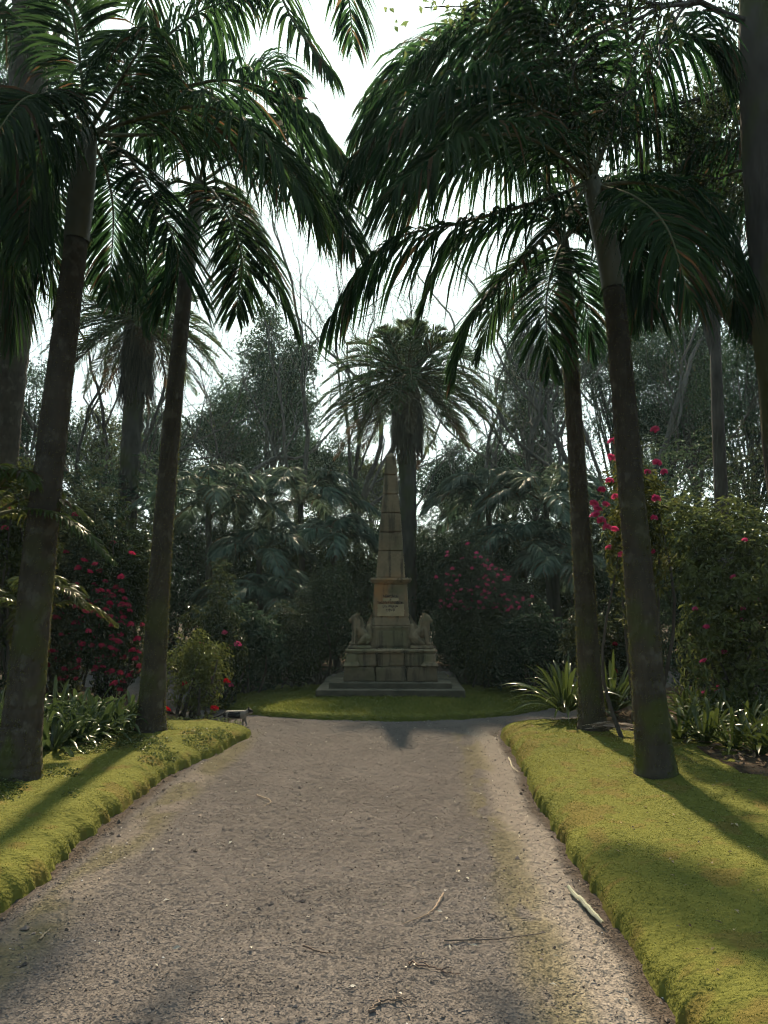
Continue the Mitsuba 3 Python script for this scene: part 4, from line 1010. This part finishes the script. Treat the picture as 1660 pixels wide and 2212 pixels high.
# the tall palm at the left edge
rng = np.random.default_rng(810)
tall = thing('tall_palm', 'tall palm with thick ringed trunk at the left edge', 'palm')
D = 9.5
pts = spline([P(-50, 1300, D) * [1, 1, 0], P(5, 850, D), P(40, 550, D), P(60, 200, D), P(70, -150, D), P(75, -420, D)], 90)
put('trunk', mikit.ply(tube(pts, np.linspace(0.27, 0.2, 90) + 0.012 * np.abs(np.sin(pts[:, 2] * 14)), 26, 0.08, 6, 3), 'mat_palm_bark', smooth=True), tall)
for fr in ([(75, -420), (300, -420, -1), (520, -230, -2.), (620, 20, -2.6), (725, 165, -3.0)], [(75, -420), (420, -480, -1), (650, -250, -2), (740, -60, -2.4), (765, 100, -2.6)],
           [(75, -420), (250, -350, -.5), (420, -150, -1), (480, 20, -1.2), (475, 150, -1.2)], [(75, -420), (200, -300, -.8), (300, -120, -1.4), (320, 60, -1.6)],
           [(75, -420), (0, -330, -.5), (-60, -100, -.8), (-60, 150, -.8)], [(75, -420), (120, -250, -1), (140, -50, -1.5), (120, 130, -1.6)],
           [(75, -420), (60, -250, 1), (40, -50, 1.4), (30, 150, 1.5)], [(75, -420), (-60, -480, .5), (-200, -350, 1), (-260, -100, 1)], [(75, -420), (200, -500, 1.5), (380, -400, 2.5), (500, -150, 3)]):
    add_frond(tall, [P(q[0], q[1], D + (q[2] if len(q) > 2 else 0)) for q in fr], rng, n=80, length=0.75, width=0.034, droop=0.6, dihed=0.15, rad=0.03)
edge = thing('king_palm', 'king palm beyond the left edge whose drooping fronds enter the frame', 'palm')
rng = np.random.default_rng(811); D = 6.6
put('trunk', mikit.ply(tube(spline([G(-330, 1650, 0.1), P(-200, 700, D), P(-170, 360, D)], 50), np.linspace(0.15, 0.09, 50), 22, 0.06, 7, 4), 'mat_palm_bark', smooth=True), edge)
for fr in ([(-170, 360), (-90, 300), (0, 360), (60, 450), (85, 600)], [(-170, 360), (-80, 400, .3), (0, 480, .5), (30, 600, .5), (20, 740, .5)], [(-170, 360), (-100, 250, .3), (0, 250, .5), (90, 340, .6), (110, 480, .7)],
           [(-170, 360), (-200, 200), (-150, 50), (-50, -50)], [(-170, 360), (-280, 280), (-380, 400), (-420, 600)], [(-170, 360), (-150, 450, -.6), (-110, 600, -1.), (-80, 760, -1.1)]):
    add_frond(edge, [P(q[0], q[1], D + (q[2] if len(q) > 2 else 0)) for q in fr], rng, **dict(SIDE, droop=0.7))
edge = thing('king_palm', 'king palm beyond the right edge whose fronds hang into the frame', 'palm')
rng = np.random.default_rng(812); D = 7.2
put('trunk', mikit.ply(tube(spline([G(1930, 1600, 0.1), P(1850, 700, D), P(1820, 330, D)], 50), np.linspace(0.15, 0.09, 50), 22, 0.06, 7, 5), 'mat_palm_bark', smooth=True), edge)
for fr in ([(1820, 330), (1720, 260), (1600, 290), (1480, 350), (1410, 460)], [(1820, 330), (1700, 350, .3), (1600, 430, .5), (1530, 530, .5), (1490, 670, .5)], [(1820, 330), (1740, 200, .3), (1620, 180, .5), (1500, 260, .6)],
           [(1820, 330), (1850, 150), (1800, 0), (1700, -60)], [(1820, 330), (1920, 280), (2000, 400), (2030, 600)], [(1820, 330), (1720, 420, -.6), (1660, 540, -.8), (1630, 700, -.9)]):
    add_frond(edge, [P(q[0], q[1], D + (q[2] if len(q) > 2 else 0)) for q in fr], rng, **dict(SIDE, droop=0.7))

# ------------------------------------------------------------------ the cat
def cat():
    o = G(510, 1568, 0.0); h = np.array([1.0, 0.12, 0]); h /= np.linalg.norm(h); s = np.array([-h[1], h[0], 0])
    B = []
    def bone(a, ra, b, rb): B.append((np.array(a), ra, np.array(b), rb))
    bone((-0.14, 0, 0.18), 0.074, (0.0, 0, 0.175), 0.078); bone((0.0, 0, 0.175), 0.078, (0.12, 0, 0.185), 0.07)
    bone((0.13, 0, 0.195), 0.05, (0.20, 0, 0.225), 0.04); bone((0.205, 0, 0.232), 0.052, (0.232, 0, 0.226), 0.044); bone((0.24, 0, 0.215), 0.024, (0.262, 0, 0.208), 0.016)
    for q in (-1, 1):
        bone((0.205, q * 0.026, 0.272), 0.018, (0.20, q * 0.036, 0.305), 0.005)
        e = 0.05 if q < 0 else -0.03
        bone((0.13, q * 0.03, 0.15), 0.03, (0.13 + e * 0.5, q * 0.03, 0.08), 0.018); bone((0.13 + e * 0.5, q * 0.03, 0.08), 0.018, (0.13 + e, q * 0.03, 0.014), 0.013); bone((0.13 + e, q * 0.03, 0.013), 0.013, (0.15 + e, q * 0.03, 0.011), 0.011)
        bone((-0.15, q * 0.03, 0.17), 0.045, (-0.13 - e * 0.5, q * 0.035, 0.11), 0.026); bone((-0.13 - e * 0.5, q * 0.035, 0.11), 0.026, (-0.17 - e, q * 0.035, 0.065), 0.016)
        bone((-0.17 - e, q * 0.035, 0.065), 0.016, (-0.155 - e, q * 0.035, 0.012), 0.012); bone((-0.155 - e, q * 0.035, 0.012), 0.012, (-0.135 - e, q * 0.035, 0.011), 0.011)
    bone((-0.2, 0, 0.2), 0.016, (-0.29, 0, 0.16), 0.014); bone((-0.29, 0, 0.16), 0.014, (-0.37, 0, 0.13), 0.01)
    v, f = chain_mesh(B, 12, 0.012, 6); v = v * 0.74
    x, y, z = v.T / 0.74
    nz = meshkit.fbm(v * 22, 2, 2) - 0.5
    dark = ((np.abs(x + 0.02) + nz * 0.06 < 0.095) & (z < 0.232 + nz * 0.03) & (z > 0.13)) | ((x < -0.165 + nz * 0.04)) | ((x > 0.195 + nz * 0.02) & (z > 0.215 + (x - 0.2) * 0.1))
    col = np.where(dark[:, None], [0.012, 0.011, 0.012], [0.17, 0.155, 0.135])
    w = o + v[:, :1] * h + v[:, 1:2] * s + v[:, 2:] * [0, 0, 1]
    put('cat', mikit.ply((w, f), 'mat_debris', smooth=True, color=col), label='black and white cat walking right behind the left bank', category='cat')


cat()

# ------------------------------------------------------------------ litter
def twig(name, label, cat, pts, r, col, z=0.012, sides=6, wig=0.01, seed=0, side=None):
    rng = np.random.default_rng(seed)
    c = np.array([G(x, y, 0.0) for x, y in pts]); c[:, 2] = h_path(c[:, 0], c[:, 1]) + z
    R = spline(c, 24); R[:, :2] += rng.normal(0, wig, (24, 2)) * 0.25
    parts = [tube(R, np.linspace(r, r * 0.35, 24), sides)]
    if side:
        for (i, dx, dy) in side:
            parts.append(tube(spline([R[i], R[i] + [dx * 0.5, dy * 0.4, 0.008], R[i] + [dx, dy, 0.004]], 6), np.linspace(r * 0.6, r * 0.25, 6), 5))
    m = join(parts)
    put(name, mikit.ply(m, 'mat_debris', smooth=True, color=flat(m[0], col)), label=label, category=cat)


twig('twig', 'long thin dark twig lying across the right of the path', 'twig', [(960, 2040), (1070, 2032), (1180, 2022)], 0.0045, (0.12, 0.10, 0.085), seed=1, side=[(5, 0.12, 0.02)])
twig('twig', 'pale curved twig in the middle right of the path', 'twig', [(958, 1935), (930, 1975), (870, 2000)], 0.005, (0.30, 0.23, 0.17), seed=2)
twig('twig', 'knobbly brown twig near the bottom right of the path', 'twig', [(878, 2082), (930, 2095), (990, 2110)], 0.005, (0.13, 0.09, 0.07), seed=3, wig=0.03, side=[(18, 0.05, 0.01), (10, -0.03, 0.02)])
twig('twig', 'forked twig at the bottom centre of the path', 'twig', [(800, 2190), (840, 2165), (900, 2168)], 0.006, (0.15, 0.115, 0.09), seed=4, wig=0.03, side=[(12, 0.06, -0.03)])
twig('twig', 'short bent dark twig left of the centre bottom', 'twig', [(655, 2052), (690, 2060), (720, 2065)], 0.005, (0.14, 0.10, 0.075), seed=5)
twig('twig', 'thin pale curved stem on the left side of the path', 'twig', [(555, 1720), (585, 1735), (570, 1745)], 0.006, (0.33, 0.26, 0.19), seed=6)
twig('twig', 'pale stem at the left edge beside the bank', 'twig', [(85, 2035), (110, 2010)], 0.005, (0.3, 0.25, 0.18), seed=7)
twig('twig', 'thin pale stem curled at the foot of the right bank', 'twig', [(1100, 1640), (1108, 1662), (1122, 1672)], 0.007, (0.42, 0.37, 0.28), seed=8)
# split pale sheath
a, b = G(1228, 1920, 0.02), G(1303, 1995, 0.02)
tau = np.linspace(0, 1, 14); C = a + (b - a) * tau[:, None]; C[:, 2] = h_path(C[:, 0], C[:, 1]) + 0.03
sd = unit(np.cross(b - a, [0, 0, 1.0]))
vs = []
for j, o in enumerate(np.linspace(-1, 1, 7)):
    vs.append(C + sd * (o * 0.013 * np.interp(tau, [0, 0.2, 0.8, 1], [0.6, 1, 1, 0.5]))[:, None] + np.array([0, 0, 1]) * (-0.010 * o * o + 0.007 * (j % 2)))
v = np.stack(vs, 1).reshape(-1, 3); i, j = np.meshgrid(np.arange(13), np.arange(6), indexing='ij'); q = (i * 7 + j).ravel()
f = np.vstack([np.stack([q, q + 1, q + 8], 1), np.stack([q, q + 8, q + 7], 1)])
put('palm_sheath', mikit.ply((v, f), 'mat_debris', smooth=True, color=np.where((np.arange(len(v)) % 7 % 2 == 0)[:, None], [0.16, 0.17, 0.12], [0.36, 0.38, 0.29])), label='pale split palm sheath lying at the right edge of the path', category='palm sheath')
# dry frond lying behind the second right palm
rng = np.random.default_rng(900)
d0, d1 = G(1270, 1568, 0.26), G(1400, 1580, 0.26)
n = 26; tau = np.linspace(0, 1, 5)
p0 = d0 + (d1 - d0) * rng.random((n, 1)) * 0.4
C = p0[:, None] + ((d1 - d0)[None] * rng.uniform(0.4, 0.7, (n, 1)))[:, None] * tau[None, :, None] + rng.normal(0, 0.03, (n, 1, 3)) * [1, 1, 0.5] + (0.05 * np.sin(tau * PI))[None, :, None] * [0, 0, 1] * rng.random((n, 1, 1))
Wv = np.broadcast_to(unit(rng.normal(0, 1, (n, 1, 3))), C.shape)
v, f, per = ribbons(C, Wv, 0.012 * np.interp(tau, [0, 0.5, 1], [0.5, 1, 0.1])[None] * np.ones((n, 1)))
put('dry_frond', mikit.ply((v, f), 'mat_debris', color=tint(rng, n, (0.13, 0.10, 0.075), (0.30, 0.24, 0.19), per)), label='dry fallen palm frond lying behind the second right trunk', category='frond')


def scatter_leaves(n, rng, box, hf, ok, L, W, ypow=1.4):
    X = rng.uniform(box[0], box[1], n); Y = box[2] + (box[3] - box[2]) * rng.random(n) ** ypow
    k = ok(X, Y); X, Y = X[k], Y[k]; n = len(X)
    an = rng.uniform(0, 6.28, n)
    d = np.stack([np.cos(an), np.sin(an), rng.normal(0, 0.2, n)], 1)
    nm = np.stack([rng.normal(0, 0.3, n), rng.normal(0, 0.3, n), np.ones(n)], 1)
    return leaves(np.stack([X, Y, hf(X, Y) + 0.012], 1), d, nm, L * rng.uniform(0.4, 1.3, n), W * rng.uniform(0.5, 1.3, n), rng, 0.4, 0.1), n


rng = np.random.default_rng(910)
(m, n) = scatter_leaves(2600, rng, (2.4, 6.0, 4.0, 11), lambda X, Y: 0.235 + 0 * X, lambda X, Y: (X > 2.75 - 0.9 * sst(7.2, 9.3, Y)) & (np.hypot(X - MX, Y - MCY) > 4.1), 0.09, 0.035)
put('leaf_litter', mikit.ply(m, 'mat_debris', color=tint(rng, n, (0.07, 0.045, 0.03), (0.26, 0.18, 0.12), 4, 0.2)), label='brown fallen leaves on the soil at the right', category='leaf litter', kind='stuff')
(m, n) = scatter_leaves(170, rng, (-2.0, 1.2, 2.3, 10.4), h_path, lambda X, Y: X < 9, 0.035, 0.014)
put('leaf_scrap', mikit.ply(m, 'mat_debris', color=tint(rng, n, (0.25, 0.21, 0.15), (0.6, 0.58, 0.5), 4, 0.2)), label='small pale scraps of leaf scattered on the path', category='leaf litter', kind='stuff')
(m, n) = scatter_leaves(420, rng, (1.2, 3.4, 2.2, 9.2), h_right, lambda X, Y: d_right(X, Y) > 0.1, 0.03, 0.013)
put('leaf_scrap', mikit.ply(m, 'mat_debris', color=tint(rng, n, (0.05, 0.035, 0.02), (0.35, 0.28, 0.16), 4, 0.3)), label='small brown scraps lying on the right moss bank', category='leaf litter', kind='stuff')
# little weeds on the left bank
def weeds(n, rng, X, Y, hf, L):
    p = np.stack([X, Y, hf(X, Y) + rng.uniform(0.005, 0.03, len(X))], 1)
    return rosettes(p, np.stack([rng.normal(0, 0.3, len(X)), rng.normal(0, 0.3, len(X)), np.ones(len(X))], 1), rng, 5, L, L * 0.6, 0.35)


X = rng.uniform(-4.2, -1.8, 5200); Y = rng.uniform(4.6, 9.1, 5200)
k = (d_left(X, Y) > 0.02) & (n2(X, Y, 1.6, 90) + 0.09 * (Y - 6.8) + 0.12 * sst(-2.9, -3.3, X) > 0.50)
X, Y = X[k], Y[k]
m = weeds(len(X), rng, X, Y, h_left, 0.03)
put('ground_cover', mikit.ply(m, 'mat_leaf', color=tint(rng, len(X) * 5, (0.05, 0.075, 0.02), (0.12, 0.15, 0.05), 4)), label='small leaved weeds creeping over the left moss bank', category='weeds', kind='stuff')

# ------------------------------------------------------------------ the air
scene['haze'] = {'type': 'cube', 'to_world': T().translate([0, 110, 8.9]).scale([160, 160, 11]), 'bsdf': {'type': 'null'}, 'interior': {'type': 'ref', 'id': 'haze_air'}}
note('haze', 'thin bright morning haze between the trees', 'haze', None, 'stuff')
